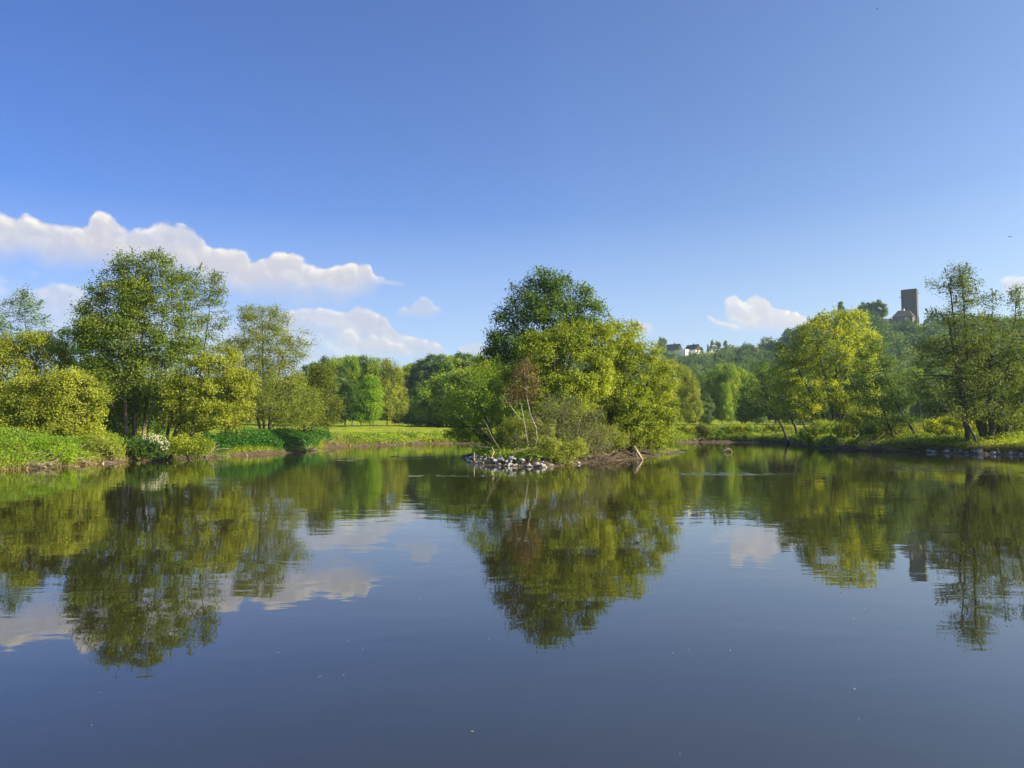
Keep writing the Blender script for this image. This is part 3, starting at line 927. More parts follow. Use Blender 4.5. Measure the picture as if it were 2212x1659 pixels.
bush('willow_shrub', 'rounded fresh green shrub below the right limbs of the wide island willow', 'shrub', 59, (656, 452), [(648, 438, 16, 12), (662, 440, 13, 10), (640, 444, 12, 8)], 'willow2', 'trees and shrubs on the island', n_attr=320, leaves=52, size=0.1, spread=0.2, seed=29, tint=(0.45, 0.18, 0.16))
bush('willow_shrub', 'olive shrub between the brushwood heap and the half-bare shrub', 'shrub', 53, (606, 456), [(604, 436, 18, 12), (618, 440, 14, 9), (594, 442, 12, 8)], 'olive', 'trees and shrubs on the island', n_attr=320, leaves=36, size=0.09, spread=0.2, seed=30, tint=(0.55, 0.18, 0.18))

bush('willow_shrub', 'dense green shrub filling the gap under the dark limbs of the wide island willow', 'shrub', 60, (604, 450), [(602, 422, 18, 16), (616, 430, 14, 12), (588, 428, 14, 14), (575, 432, 16, 12)], 'willow2', 'trees and shrubs on the island', n_attr=420, leaves=46, size=0.11, spread=0.24, seed=36, tint=(0.35, 0.18, 0.16))

# ---- right bank
make_tree('maple_tree', 'large fan-shaped maple with upright limbs and yellow-green crown right of the far meadow', 'tree', 96, None,
          [[(834, 437), (833, 415), (826, 380), (815, 340)], [(837, 437), (837, 410), (836, 370), (838, 325)], [(832, 437), (820, 408), (803, 380), (792, 355)], [(839, 437), (845, 405), (855, 370), (862, 340)], [(836, 437), (841, 405), (848, 360), (850, 325)], [(832, 425), (812, 410), (790, 398)]],
          [(833, 325, 24, 16), (850, 322, 20, 14), (815, 338, 24, 18), (795, 358, 22, 20), (785, 380, 20, 18), (862, 340, 17, 18), (835, 355, 42, 28), (865, 365, 14, 24), (810, 385, 35, 24), (850, 390, 30, 24), (775, 392, 12, 10), (800, 408, 26, 12), (874, 338, 8, 10)],
          'maple', 'bark', 0.30, 'trees on the right bank', 1700, 36, 0.185, 0.38, seed=31, kill=0.85, step=0.45, hmax=2, tint=(0.55, 0.16, 0.17))
make_tree('alder_tree', 'dark green alder leaning over the hedge with slanting trunks, left of the maple', 'tree', 106, None,
          [[(797, 440), (796, 428), (790, 415), (780, 395), (772, 372)], [(811, 441), (804, 425), (798, 405), (792, 385)], [(789, 440), (783, 428), (776, 415), (762, 402)]],
          [(774, 378, 20, 14), (760, 392, 22, 10), (786, 392, 22, 12), (748, 402, 16, 8), (775, 406, 30, 8), (800, 405, 18, 12), (764, 368, 12, 9), (756, 415, 12, 6)], 'dark', 'bark', 0.22, 'trees on the right bank', 700, 30, 0.16, 0.45, seed=32, kill=0.8, step=0.45, flat=0.6, tint=(0.5, 0.2, 0.15))
make_tree('alder_tree', 'dark alder leaning left out of the bank with flat boughs, right of the maple', 'tree', 73, None,
          [[(922, 446), (916, 435), (909, 424), (900, 410), (893, 396), (884, 370), (876, 342)], [(928, 443), (921, 415), (917, 395)], [(908, 424), (890, 428), (872, 432)], [(895, 400), (878, 396), (862, 392)]],
          [(876, 347, 12, 10), (868, 362, 14, 10), (885, 365, 14, 9), (872, 380, 22, 9), (895, 383, 18, 9), (858, 386, 13, 8), (905, 398, 20, 9), (880, 402, 24, 7), (890, 420, 26, 7), (862, 400, 14, 6), (925, 395, 12, 8), (868, 430, 14, 5)],
          'dark', 'bark', 0.24, 'trees on the right bank', 800, 26, 0.14, 0.4, seed=33, kill=0.62, step=0.36, flat=0.6, tint=(0.55, 0.2, 0.17))
make_tree('alder_tree', 'big right-bank alder with a clump of thick stems and a sparse pointed top', 'tree', 66.5, None,
          [[(985, 439, 0), (977, 415, 0), (971, 390, 0), (967, 350, 0), (964, 305, 0), (962, 268, 0)], [(992, 440, -.5), (990, 400, -.5), (991, 350, 0), (993, 300, 0)], [(998, 440, .5), (1000, 410, .5), (1009, 365, 0.5), (1015, 320, .5), (1017, 288, .5)], [(988, 440, 1), (982, 412, 1.2), (970, 392, 1.5), (950, 370, 2)],
           [(1003, 439, 0), (1012, 415, 0), (1030, 390, 0)], [(966, 330, 0), (948, 316, 0), (928, 312, 0)], [(964, 300), (950, 288), (928, 283)], [(980, 438, -1), (968, 424, -1.5), (952, 414, -2)]],
          [(960, 275, 14, 13), (972, 284, 11, 10), (950, 290, 10, 7), (968, 300, 17, 9), (985, 296, 8, 5), (945, 316, 16, 6), (962, 322, 22, 10), (958, 345, 34, 12), (985, 355, 28, 16), (945, 368, 26, 12), (975, 385, 34, 14), (1005, 375, 26, 22), (940, 395, 20, 8), (993, 300, 7, 11), (993, 325, 12, 12), (1016, 300, 9, 10), (1018, 325, 13, 14), (1030, 350, 18, 20), (1010, 405, 24, 10), (1040, 385, 20, 26), (930, 284, 6, 3), (940, 350, 22, 14), (930, 385, 20, 12), (975, 335, 26, 18), (1005, 345, 26, 22), (975, 408, 30, 12), (1000, 420, 26, 8), (945, 408, 22, 8)],
          'alder', 'bark', 0.36, 'trees on the right bank', 2500, 23, 0.125, 0.38, seed=34, kill=0.55, step=0.34, flat=0.7, hmax=2, tint=(0.55, 0.2, 0.17))
make_tree('alder_tree', 'thin alder at the right picture edge behind the clump of thick stems', 'tree', 76, None,
          [[(1040, 440), (1042, 380), (1046, 300)], [(1036, 440), (1026, 390), (1022, 340)]],
          [(1046, 305, 16, 14), (1040, 330, 22, 18), (1030, 365, 28, 20), (1050, 390, 26, 26), (1020, 400, 20, 18)], 'alder', 'bark', 0.22, 'trees on the right bank', 800, 20, 0.14, 0.4, seed=35, kill=0.7, step=0.38, flat=0.7, tint=(0.6, 0.18, 0.15))
G = 'bushes on the right bank'
bush('bush', 'backlit bright yellow bush between the leaning trunk and the thick alder stems', 'bush', 86, (950, 441), [(935, 428, 14, 8), (955, 426, 17, 9), (974, 430, 12, 8), (945, 434, 22, 6)], 'yellow', G, n_attr=420, leaves=46, size=0.16, spread=0.28, seed=41, step=0.3, kill=0.42)
bush('bush', 'yellow-green bush with upright shoots under the maple', 'bush', 80, (868, 442), [(866, 420, 18, 14), (882, 428, 18, 12), (850, 430, 16, 10)], 'willow2', G, n_attr=420, leaves=42, size=0.13, spread=0.26, seed=42, tint=(0.6, 0.18, 0.16))
bush('bush', 'green bush on the bank left of the yellow-green bush under the maple', 'bush', 90, (830, 441), [(828, 430, 18, 9), (845, 432, 14, 8), (812, 434, 14, 6)], 'green', G, n_attr=360, leaves=42, size=0.14, spread=0.26, seed=43, tint=(0.65, 0.18, 0.16))
bush('bush', 'pale yellow-green bush at the foot of the leaning dark alder', 'bush', 76, (900, 445), [(898, 432, 16, 8), (912, 430, 10, 7), (885, 437, 14, 6)], 'willow', G, n_attr=340, leaves=42, size=0.12, spread=0.24, seed=44, tint=(0.55, 0.18, 0.16))
bush('bush', 'green bush at the right picture edge behind the alder stems', 'bush', 74, (1022, 442), [(1018, 425, 18, 12), (1036, 420, 16, 16), (1005, 432, 12, 7)], 'willow', G, n_attr=360, leaves=42, size=0.13, spread=0.26, seed=45, tint=(0.5, 0.18, 0.16))
for i, (x0, lab, mt, s_) in enumerate([(686, 'first hedge bush right of the island, yellow-green and rounded', 'yellow', 0.9), (702, 'second hedge bush right of the island, with reddish-yellow shoots', 'olive', 1.0), (719, 'third hedge bush right of the island, fresh green', 'green', 0.9),
                                        (736, 'middle bush of the hedge on the far bank, yellow topped', 'yellow', 1.0), (752, 'green hedge bush left of the slanting trunks', 'green', 1.05), (768, 'olive hedge bush under the slanting dark boughs', 'olive', 0.9), (786, 'low yellow-green hedge bush among the slanting trunks', 'willow2', 0.9)]):
    bush('hedge_bush', lab, 'bush', 121, (x0, 439), [(x0, 431, 11 * s_, 6.5 * s_), (x0 + 5, 433, 9, 5.5), (x0 - 5, 434, 9, 5.5)], mt, 'hedge bushes along the far bank', n_attr=150, leaves=60, size=0.19, spread=0.3, seed=50 + i, step=0.35, kill=0.5, tint=(0.5, 0.18, 0.18))

# ---- left bank bushes
G = 'bushes on the left bank'
bush('bush', 'bright lime-green bush at the water below the left willows', 'bush', 43.6, (48, 465), [(45, 450, 22, 11), (62, 453, 16, 9), (28, 453, 18, 9), (50, 458, 22, 7)], 'vivid', G, n_attr=560, leaves=42, size=0.085, spread=0.18, seed=61, tint=(0.6, 0.2, 0.18))
bush('bush', 'olive bush at the water on the left picture edge', 'bush', 42, (8, 466), [(5, 452, 20, 10), (-15, 452, 18, 10), (20, 459, 14, 6)], 'willow', G, n_attr=360, leaves=38, size=0.085, spread=0.18, seed=62, tint=(0.4, 0.2, 0.18))
bush('bush', 'pale green bush on the bank right of the white hawthorn', 'bush', 52.5, (190, 455), [(186, 444, 16, 8), (200, 446, 13, 7), (174, 448, 10, 5)], 'willow2', G, n_attr=360, leaves=42, size=0.095, spread=0.2, seed=63, tint=(0.6, 0.18, 0.16))
bush('bush', 'rough olive bush on the bank between the lime-green bush and the hawthorn', 'bush', 47.5, (104, 461), [(100, 447, 15, 8), (114, 450, 10, 6), (88, 449, 10, 6)], 'olive', G, n_attr=320, leaves=34, size=0.085, spread=0.2, seed=66, tint=(0.6, 0.2, 0.18))
bush('bush', 'ragged yellow-olive bush under the right edge of the dome-shaped willow', 'bush', 49.5, (82, 458), [(80, 443, 14, 8), (94, 441, 10, 8), (68, 444, 10, 6)], 'willow', G, n_attr=320, leaves=36, size=0.09, spread=0.22, seed=67, tint=(0.5, 0.2, 0.18))
hw = bush('hawthorn_bush', 'dark hawthorn bush with white blossom overhanging the water below the tallest left tree', 'bush', 50, (146, 457), [(142, 446, 17, 9), (156, 442, 12, 7), (130, 448, 10, 7), (150, 452, 16, 6)], 'dark', G, n_attr=420, leaves=44, size=0.09, spread=0.19, seed=64, tint=(0.55, 0.2, 0.18))
rr = np.random.default_rng(5)
bp = np.concatenate([blob_points(to_blobs([(158, 440, 9, 5), (165, 445, 5, 6), (150, 437, 8, 4)], 49.6), 300, rr, 0.9)])
V, f = leaf_quads(bp, 0.075, rr, 0.4)
link_mesh('blossom', V - np.array(hw.location), f, np.full(len(f), 4), M['blossom'], hw, attr=rr.uniform(0, 1, len(f)))

# ---- stumps of dead wood, stones and the other small things at the water
G = 'driftwood along the shore'


def drift(name, label, pts, rs, mat, cat='branch', group=G, n=6):
    """pts: (px, py, D) points along a branch"""
    w = [P(a, b_, D_) for a, b_, D_ in pts]
    b0 = w[0].copy()
    mb = MB()
    mb.tube([p - b0 for p in w], rs, n)
    o = mb.build(name, M[mat], None, True, b0)
    return tag(o, label, cat, group)


drift('dead_trunk', 'thick dead trunk arching over the white stones at the left end of the island', [(500, 463, 46), (506, 456, 46.2), (514, 451.5, 46.6), (526, 450, 47.2), (540, 451, 48)], [0.09, 0.12, 0.14, 0.15, 0.16], 'drift_dark', 'trunk', 'dead wood on the island', 8)
drift('broken_branch', 'pale split branch propped into the water, longer of the two by the island', [(634, 447, 53), (638, 453, 52.5), (642.5, 459.5, 52)], [0.11, 0.10, 0.06], 'palewood', 'branch', 'dead wood on the island')
drift('broken_branch', 'pale split branch leaning in the mud just left of the longer one by the island', [(633.5, 447, 53), (635, 453, 52.8), (637.5, 458.5, 52.4)], [0.09, 0.085, 0.05], 'palewood', 'branch', 'dead wood on the island')
drift('bare_branch', 'long bare pale stick slanting through the shrub left of the little birch', [(502, 453, 47.5), (492, 437, 47.6), (487, 425, 47.8), (482, 418, 48)], [0.03, 0.025, 0.02, 0.01], 'drift', 'branch', 'dead wood on the island')
drift('bare_branch', 'thin bare stick leaning left behind the little birch', [(525, 424, 49), (515, 412, 49), (503, 396, 49)], [0.03, 0.025, 0.012], 'palewood', 'branch', 'dead wood on the island')
drift('bare_branch', 'short upright stick on the left tip of the stone bank', [(475, 463, 46.5), (474, 457, 46.5), (474.5, 452, 46.5)], [0.035, 0.03, 0.015], 'palewood', 'branch', 'dead wood on the island')
drift('bare_branch', 'crooked forked stick standing on the white stones', [(493, 461, 46), (492, 456, 46), (494, 452, 46.1), (492, 447, 46.2)], [0.04, 0.035, 0.03, 0.015], 'palewood', 'branch', 'dead wood on the island')
drift('bare_branch', 'thin stick jutting out flat over the water left of the island', [(490, 448, 50), (476, 446.5, 50), (458, 447, 50)], [0.05, 0.035, 0.015], 'drift', 'branch', 'dead wood on the island')
for k_, (x0, y0) in enumerate([(462, 418), (458, 426), (466, 411)]):
    drift('bare_branch', ['topmost dark bough reaching left from the island shrub over the meadow', 'lowest dark bough reaching left from the island shrub', 'steep dark bough inside the left island shrub'][k_], [(500, 450, 59), (485, 438 - 2 * k_, 59), (473, 431 - 4 * k_, 59), (x0 - 12, y0 - 2, 59)], [0.09, 0.07, 0.05, 0.015], 'bark', 'branch', 'dead wood on the island')

lg = empty('floating_log', onwater(727, 452, 0), 'bent pale log sticking out of the open water right of the island', 'log')
mb = MB()
mb.tube([(-0.62, 0, -0.04), (-0.3, 0, 0.14), (0.05, 0, 0.27), (0.32, 0, 0.24), (0.5, 0, -0.05)], [0.04, 0.07, 0.09, 0.08, 0.06], 8)
mb.build('log', M['drift'], lg, True)
mb = MB()
mb.tube([(-0.1, 0.05, 0.16), (0.0, 0.1, 0.4), (0.02, 0.12, 0.5)], [0.04, 0.03, 0.015], 6)
mb.build('branch_stub', M['drift'], lg, True)
tk = onwater(247, 457.5)
drift('bare_branch', 'small crooked stick poking out of the water below the dark nettles', [(245, 458, tk[1]), (248, 456, tk[1]), (246, 453.5, tk[1])], [0.03, 0.03, 0.015], 'palewood')
tk = onwater(767, 446.5)
drift('bare_branch', 'thin tilted twig poking out of the water in front of the hedge', [(769, 447, tk[1]), (766, 444.5, tk[1]), (764, 443.5, tk[1])], [0.03, 0.025, 0.012], 'drift')


def shore_pts(poly, px0, px1, n, off, rr_, jitter=0.4):
    """points along the stretch of a shoreline seen between two pixel columns, off metres inland"""
    c_ = []
    tries = 0
    a = np.array(poly)
    seg = np.linalg.norm(np.roll(a, -1, 0) - a, axis=1)
    cum = np.cumsum(seg)
    while len(c_) < n and tries < n * 200:
        tries += 1
        t = rr_.uniform(0, cum[-1])
        i = int(np.searchsorted(cum, t))
        s_ = (t - (cum[i] - seg[i])) / seg[i]
        p = a[i] + (a[(i + 1) % len(a)] - a[i]) * s_
        d_ = (a[(i + 1) % len(a)] - a[i]) / seg[i]
        if p[1] < 20:
            continue
        px = 512 + F * p[0] / p[1]
        if not (px0 < px < px1):
            continue
        o_ = off if np.isscalar(off) else rr_.uniform(*off)
        nrm = np.array([d_[1], -d_[0]])
        if (sdist([p + nrm * 0.5], poly)[0] < 0) != (poly is lake):
            nrm = -nrm
        c_.append(p + nrm * o_ + rr_.normal(0, jitter, 2))
    return c_


rr = np.random.default_rng(77)
heap_specs = [
    (isle, 578, 645, (0.1, 2.2), 230, 'brushwood_heap', 'brown heap of tangled brushwood on the right shore of the island', 'drift_dark', 0.30),
    (lake, 826, 868, (0.0, 1.3), 60, 'driftwood_heap', 'tangle of pale roots and sticks at the water below the maple', 'drift', 0.22),
    (lake, 868, 915, (0.0, 1.5), 90, 'driftwood_heap', 'tangle of bleached sticks at the water left of the leaning alder', 'drift', 0.26),
    (lake, 905, 926, (0.0, 1.2), 40, 'root_heap', 'dark roots at the foot of the leaning alder', 'drift_dark', 0.30),
    (lake, 678, 712, (-0.3, 1.2), 60, 'driftwood_heap', 'sticks washed up below the hedge right of the island', 'drift', 0.25),
    (lake, 255, 318, (-0.2, 1.2), 80, 'driftwood_heap', 'grey sticks and roots on the mud below the dark nettles', 'drift', 0.18),
    (lake, 318, 350, (-0.1, 1.6), 60, 'reed_litter', 'reddish-brown litter of old reeds on the bank at the meadow corner', 'drift', 0.30),
    (lake, 372, 402, (-0.5, 0.8), 24, 'driftwood_heap', 'flat driftwood lying in the water below the meadow', 'drift', 0.15),
    (lake, 408, 440, (-0.2, 1.0), 24, 'driftwood_heap', 'pale branches at the dark foot of the meadow bank', 'drift', 0.3),
    (lake, 176, 222, (-0.4, 0.8), 36, 'driftwood_heap', 'long sticks lying flat in the shallows right of the hawthorn', 'drift', 0.12),
    (lake, 20, 90, (-0.1, 0.9), 60, 'driftwood_heap', 'dry stalks and twigs at the water below the lime-green bush', 'drift', 0.2),
]
for poly, a, b_, off, n, nm, lab, mt, hh in heap_specs:
    ps = shore_pts(poly, a, b_, n, off, rr, 0.25)
    if not ps:
        continue
    pa = np.array(ps)
    near = np.linalg.norm(pa[:, None] - pa[None], axis=-1) < 0.85
    grp = np.arange(len(pa))
    for _ in range(len(pa)):
        g2 = np.where(near, grp[None], len(pa)).min(1)
        if (g2 == grp).all():
            break
        grp = g2
    ps = list(pa[grp == np.bincount(grp).argmax()])
    c0 = np.mean(ps, 0)
    b0 = np.array([c0[0], c0[1], max(gz(*c0), 0)])
    mb = MB()
    for p in ps:
        z = max(gz(*p), 0.0)
        L = rr.uniform(0.5, 1.9)
        az = rr.uniform(0, math.pi)
        dirv = np.array([math.cos(az), math.sin(az) * 0.7, rr.normal(0.12, 0.28)])
        q0 = np.array([p[0], p[1], z + rr.uniform(0.0, hh)])
        q1 = q0 + dirv * L * 0.5 + rr.normal(0, 0.06, 3)
        q2 = q1 + (dirv + rr.normal(0, 0.25, 3)) * L * 0.5
        r0 = rr.uniform(0.015, 0.05)
        mb.tube([q0 - b0, q1 - b0, q2 - b0], [r0, r0 * 0.8, r0 * 0.4], 5)
    tag(mb.build(nm, M[mt], None, True, b0), lab, 'driftwood', G)

# stones: four shapes, each stone a copy
protos = []
for k_ in range(5):
    rs_ = np.random.default_rng(300 + k_)
    th = np.linspace(0, math.pi, 6)[1:-1]
    vs = [np.array([0, 0, 1.0])]
    for t in th:
        for j in range(8):
            a = 2 * math.pi * (j + rs_.uniform(-.25, .25)) / 8
            vs.append(np.array([math.sin(t) * math.cos(a), math.sin(t) * math.sin(a), math.cos(t)]) * rs_.uniform(0.78, 1.12))
    vs.append(np.array([0, 0, -1.0]))
    cl = [unit(rs_.normal(0, 1, 3)) for _ in range(9)]
    for c__ in cl:
        vs = [v - c__ * max(0.0, float(v @ c__) - 0.62) for v in vs]
    vs = [v * (1.25, 0.95, 0.72) for v in vs]
    fs = []
    for j in range(8):
        fs.append((0, 1 + j, 1 + (j + 1) % 8))
        for i in range(3):
            fs.append((1 + i * 8 + j, 1 + (i + 1) * 8 + j, 1 + (i + 1) * 8 + (j + 1) % 8, 1 + i * 8 + (j + 1) % 8))
        fs.append((1 + 24 + j, 33, 1 + 24 + (j + 1) % 8))
    mb = MB()
    mb.add(vs, fs)
    protos.append(mb)
stone_me = []
rr = np.random.default_rng(91)


def stone(p, s, lab, group):
    k_ = int(rr.integers(5))
    if len(stone_me) < 5:
        for mb in protos:
            o_ = mb.build('stone', M['stone'])
            stone_me.append(o_.data)
            bpy.data.objects.remove(o_)
    o_ = bpy.data.objects.new('stone', stone_me[k_])
    COL.objects.link(o_)
    o_.location = p
    o_.scale = (s * rr.uniform(.8, 1.3), s * rr.uniform(.8, 1.2), s * rr.uniform(.7, 1.1))
    o_.rotation_euler = (rr.normal(0, .3), rr.normal(0, .3), rr.uniform(0, 6.3))
    tag(o_, lab, 'stone', group)


for p in shore_pts(isle, 465, 548, 250, (-0.2, 0.75), rr, 0.06):
    off = sdist([p], isle)[0]
    if p[1] > 52:
        continue
    stone((p[0], p[1], max(0.0, 0.02 + 0.40 * sstep(off, -0.15, 0.8)) + rr.uniform(-.02, .05)), 0.055 + 0.15 * rr.uniform() ** 1.8 * (1.2 if 490 < 512 + F * p[0] / p[1] < 540 else 0.85), 'white stone of the bank at the left front of the island', 'white stones on the island shore')
for p in shore_pts(isle, 552, 600, 18, (-0.1, 0.5), rr, 0.12):
    stone((p[0], p[1], max(0.02, gz(*p)) + 0.02), rr.uniform(0.08, 0.16), 'small pale stone at the foot of the low olive shrub on the island', 'small stones under the olive shrub')
for p in shore_pts(lake, 922, 1040, 100, (-0.1, 0.7), rr, 0.10):
    stone((p[0], p[1], max(0.02, gz(*p)) + 0.03), 0.06 + 0.2 * rr.uniform() ** 1.7, 'grey stone in the row along the right bank below the thick alder stems', 'stones along the right bank')
for p in shore_pts(lake, 100, 176, 14, (-0.1, 0.4), rr, 0.12):
    stone((p[0], p[1], max(0.02, gz(*p)) + 0.02), rr.uniform(0.07, 0.15), 'pale stone at the water near the white hawthorn', 'stones by the hawthorn')

# ------------------------------------------------------------------ undergrowth and grass (nobody could count it)


def region(n, rr_, px0, px1, smin, smax, poly=None, rmin=36, rmax=135, inside=False):
    outp = []
    tot = 0
    poly = lake if poly is None else poly
    while tot < n:
        m_ = 20000
        a = rr_.uniform(math.atan2(px0 - 512, F), math.atan2(px1 - 512, F), m_)
        r_ = np.sqrt(rr_.uniform(rmin ** 2, rmax ** 2, m_))
        x, y = r_ * np.sin(a), r_ * np.cos(a)
        s_ = sdist(np.stack([x, y], -1), poly) * (1 if inside else -1)
        k_ = (s_ > smin) & (s_ < smax)
        if poly is lake:
            k_ &= sdist(np.stack([x, y], -1), isle) < 0
        if not k_.any():
            break
        q = np.stack([x[k_], y[k_], s_[k_]], -1)
        outp.append(q)
        tot += len(q)
    return np.concatenate(outp)[:n]


def herbs(name, label, parts):
    """leafy herbs; parts: list of (points, height, leaf size, leaves each)"""
    rr_ = np.random.default_rng(len(name))
    Vs, Ts, mi = [], [], []
    for pts, h_, sz, k_ in parts:
        z = ground_z(pts[:, 0], pts[:, 1])
        hh = h_ * (0.45 + 0.9 * hashn(pts[:, 0], pts[:, 1], 1.6, 7)) * rr_.uniform(0.7, 1.2, len(pts))
        idx = np.repeat(np.arange(len(pts)), k_)
        t = rr_.uniform(0, 1, len(idx)) ** 0.7
        c_ = np.stack([pts[idx, 0] + rr_.normal(0, 0.13, len(idx)), pts[idx, 1] + rr_.normal(0, 0.13, len(idx)), np.maximum(z[idx], 0) + hh[idx] * t + 0.03], -1)
        V, f = leaf_quads(c_, sz, rr_, 0.6)
        Vs.append(V)
        Ts.append(np.clip(0.5 + (hashn(c_[:, 0], c_[:, 1], 2.2, 9) - 0.5) * 0.7 + rr_.normal(0, 0.17, len(idx)), 0, 1))
    V = np.concatenate(Vs)
    return V, np.concatenate(Ts)


def stuff(name, label, V, T, mat, nv=4):
    f = np.arange(len(V)).reshape(-1, nv)
    b0 = V.mean(0)
    b0[2] = 0
    return tag(link_mesh(name, V - b0, f, np.full(len(f), nv), M[mat], attr=T, loc=b0), label, kind='stuff')


rr = np.random.default_rng(123)
V, T = herbs('nettles', '', [(region(4200, rr, 205, 330, 0.5, 4.5), 1.25, 0.15, 10), (region(1500, rr, 128, 205, 0.5, 3.0), 0.7, 0.11, 8)])
stuff('nettles', 'dark green nettles covering the left bank', V, T, 'nettle')
V, T = herbs('undergrowth', '', [(region(4200, rr, -80, 215, 0.25, 2.5), 0.5, 0.09, 8), (region(4800, rr, -80, 150, 1.6, 6.5), 1.0, 0.10, 10), (region(3200, rr, 320, 500, 0.4, 3.6), 0.8, 0.17, 9), (region(4200, rr, 660, 830, 0.4, 4.2), 0.9, 0.18, 10), (region(5600, rr, 800, 1100, 0.35, 5.5), 0.75, 0.13, 9)])
stuff('undergrowth', 'leafy green herbs along the banks', V, T, 'green')
V, T = herbs('undergrowth', '', [(region(3000, rr, 440, 588, 0.75, 12, isle, 38, 90, True), 0.55, 0.10, 9), (region(1600, rr, 588, 700, 2.1, 12, isle, 38, 90, True), 0.5, 0.10, 9), (region(240, rr, 648, 700, 0.1, 1.8, isle, 38, 90, True), 0.3, 0.09, 6)])
stuff('undergrowth', 'green herbs under the island shrubs', V, T, 'green')


def blades(pts, h_, w_, rr_, per=3, lean=0.35):
    z = np.maximum(ground_z(pts[:, 0], pts[:, 1]), 0)
    idx = np.repeat(np.arange(len(pts)), per)
    b0 = np.stack([pts[idx, 0] + rr_.normal(0, .08, len(idx)), pts[idx, 1] + rr_.normal(0, .08, len(idx)), z[idx] - 0.02], -1)
    hh = h_ * (0.5 + 0.9 * hashn(b0[:, 0], b0[:, 1], 1.9, 12)) * rr_.uniform(0.6, 1.2, len(idx))
    a = rr_.uniform(0, 2 * math.pi, len(idx))
    s_ = np.stack([np.cos(a), np.sin(a), 0 * a], -1) * w_
    tip = b0 + np.stack([rr_.normal(0, lean, len(idx)) * hh, rr_.normal(0, lean, len(idx)) * hh, hh], -1)
    V = np.stack([b0 - s_, b0 + s_, tip], 1).reshape(-1, 3)
    T = np.clip(0.5 + (hashn(b0[:, 0], b0[:, 1], 3.0, 15) - 0.5) * 0.8 + rr_.normal(0, 0.15, len(idx)), 0, 1)
    return V, T


a1 = blades(region(10000, rr, -80, 330, 0.25, 6), 0.42, 0.025, rr, 4)
a2 = blades(region(12000, rr, 318, 520, 0.8, 10, None, 60, 150), 0.35, 0.035, rr, 4)
a3 = blades(region(9000, rr, 650, 830, 0.8, 9, None, 60, 150), 0.5, 0.035, rr, 4)
a4 = blades(region(9000, rr, 800, 1100, 0.6, 8), 0.5, 0.03, rr, 4)
stuff('grass', 'green grass of the banks and the meadow edge', np.concatenate([q[0] for q in (a1, a2, a3, a4)]), np.concatenate([q[1] for q in (a1, a2, a3, a4)]), 'grass', 3)
a1 = blades(region(500, rr, 60, 130, 0.15, 1.3, None, 40, 60), 0.5, 0.022, rr, 5, 0.45)
a2 = blades(region(700, rr, 318, 350, 0.4, 2.6, None, 60, 120), 0.8, 0.03, rr, 5, 0.5)
a3 = blades(region(260, rr, -60, 30, 0.1, 1.0, None, 36, 60), 0.4, 0.022, rr, 5, 0.5)
a4 = blades(region(350, rr, 352, 470, 0.5, 1.6, None, 80, 125), 0.6, 0.03, rr, 4, 0.4)
a5 = blades(region(900, rr, 860, 1060, 0.3, 1.6, None, 50, 90), 0.45, 0.025, rr, 4, 0.5)
aa = (a1, a2, a3, a4, a5)
stuff('dry_grass', 'straw-coloured dry grass hanging at the water', np.concatenate([q[0] for q in aa]), np.concatenate([q[1] for q in aa]), 'straw', 3)

# floating leaves and drifting specks
rr = np.random.default_rng(9)


def pad(px, py, r_, name, lab, group, mat='lily'):
    c_ = onwater(px, py, 0.006)
    n = 9
    vs = [(0, 0, 0.006)] + [(math.cos(2 * math.pi * i / n) * r_ * rr.uniform(.8, 1.1), math.sin(2 * math.pi * i / n) * r_ * rr.uniform(.8, 1.1), rr.uniform(0, .012)) for i in range(n)]
    mb = MB()
    mb.add(vs, [(0, 1 + i, 1 + (i + 1) % n) for i in range(n)])
    o_ = mb.build(name, M[mat], None, False, c_)
    a_ = o_.data.attributes.new('tint', 'FLOAT', 'FACE')
    a_.data.foreach_set('value', np.full(n, rr.uniform(.3, .9), np.float32))
    tag(o_, lab, 'leaf', group)


for px in (394, 397, 403, 407, 410, 418, 421, 424, 428, 430, 432, 443, 453, 455, 459):
    pad(px + rr.normal(0, .8), 456.6 + rr.normal(0, 0.35), rr.uniform(.22, .5), 'lily_pad', 'flat floating leaf in the loose row left of the island', 'floating leaves left of the island')
for px, py in ((341, 460.5), (350, 460.4), (351, 459.3), (352, 461), (362, 460.2), (357, 459)):
    pad(px, py, rr.uniform(.2, .4), 'lily_pad', 'flat floating leaf in the small patch below the meadow corner', 'floating leaves below the meadow corner')
n = 70
px = rr.uniform(-20, 1044, n)
py = 452 + 315 * rr.uniform(0, 1, n) ** 1.8
c_ = np.array([onwater(a, b_, 0.008) for a, b_ in zip(px, py)])
ok = (sdist(c_[:, :2], isle) < -0.3) & (sdist(c_[:, :2], lake) > 0.3)
c_ = c_[ok]
a = rr.uniform(0, 6.28, len(c_))
L = (rr.uniform(0.006, 0.016, len(c_)) * np.clip(c_[:, 1] / 14, 1.0, 4.5))[:, None]
t = np.stack([np.cos(a), np.sin(a), 0 * a], -1)
s_ = np.stack([-np.sin(a), np.cos(a), 0 * a], -1)
V = np.stack([c_ - t * L, c_ + s_ * L * .5, c_ + t * L, c_ - s_ * L * .5], 1).reshape(-1, 3)
stuff('drifting_petals', 'tiny pale petals and specks drifting on the water', V, rr.uniform(0, 1, len(c_)), 'petal')

# ------------------------------------------------------------------ far trees: each kind built once, then copied
PROTO = {}


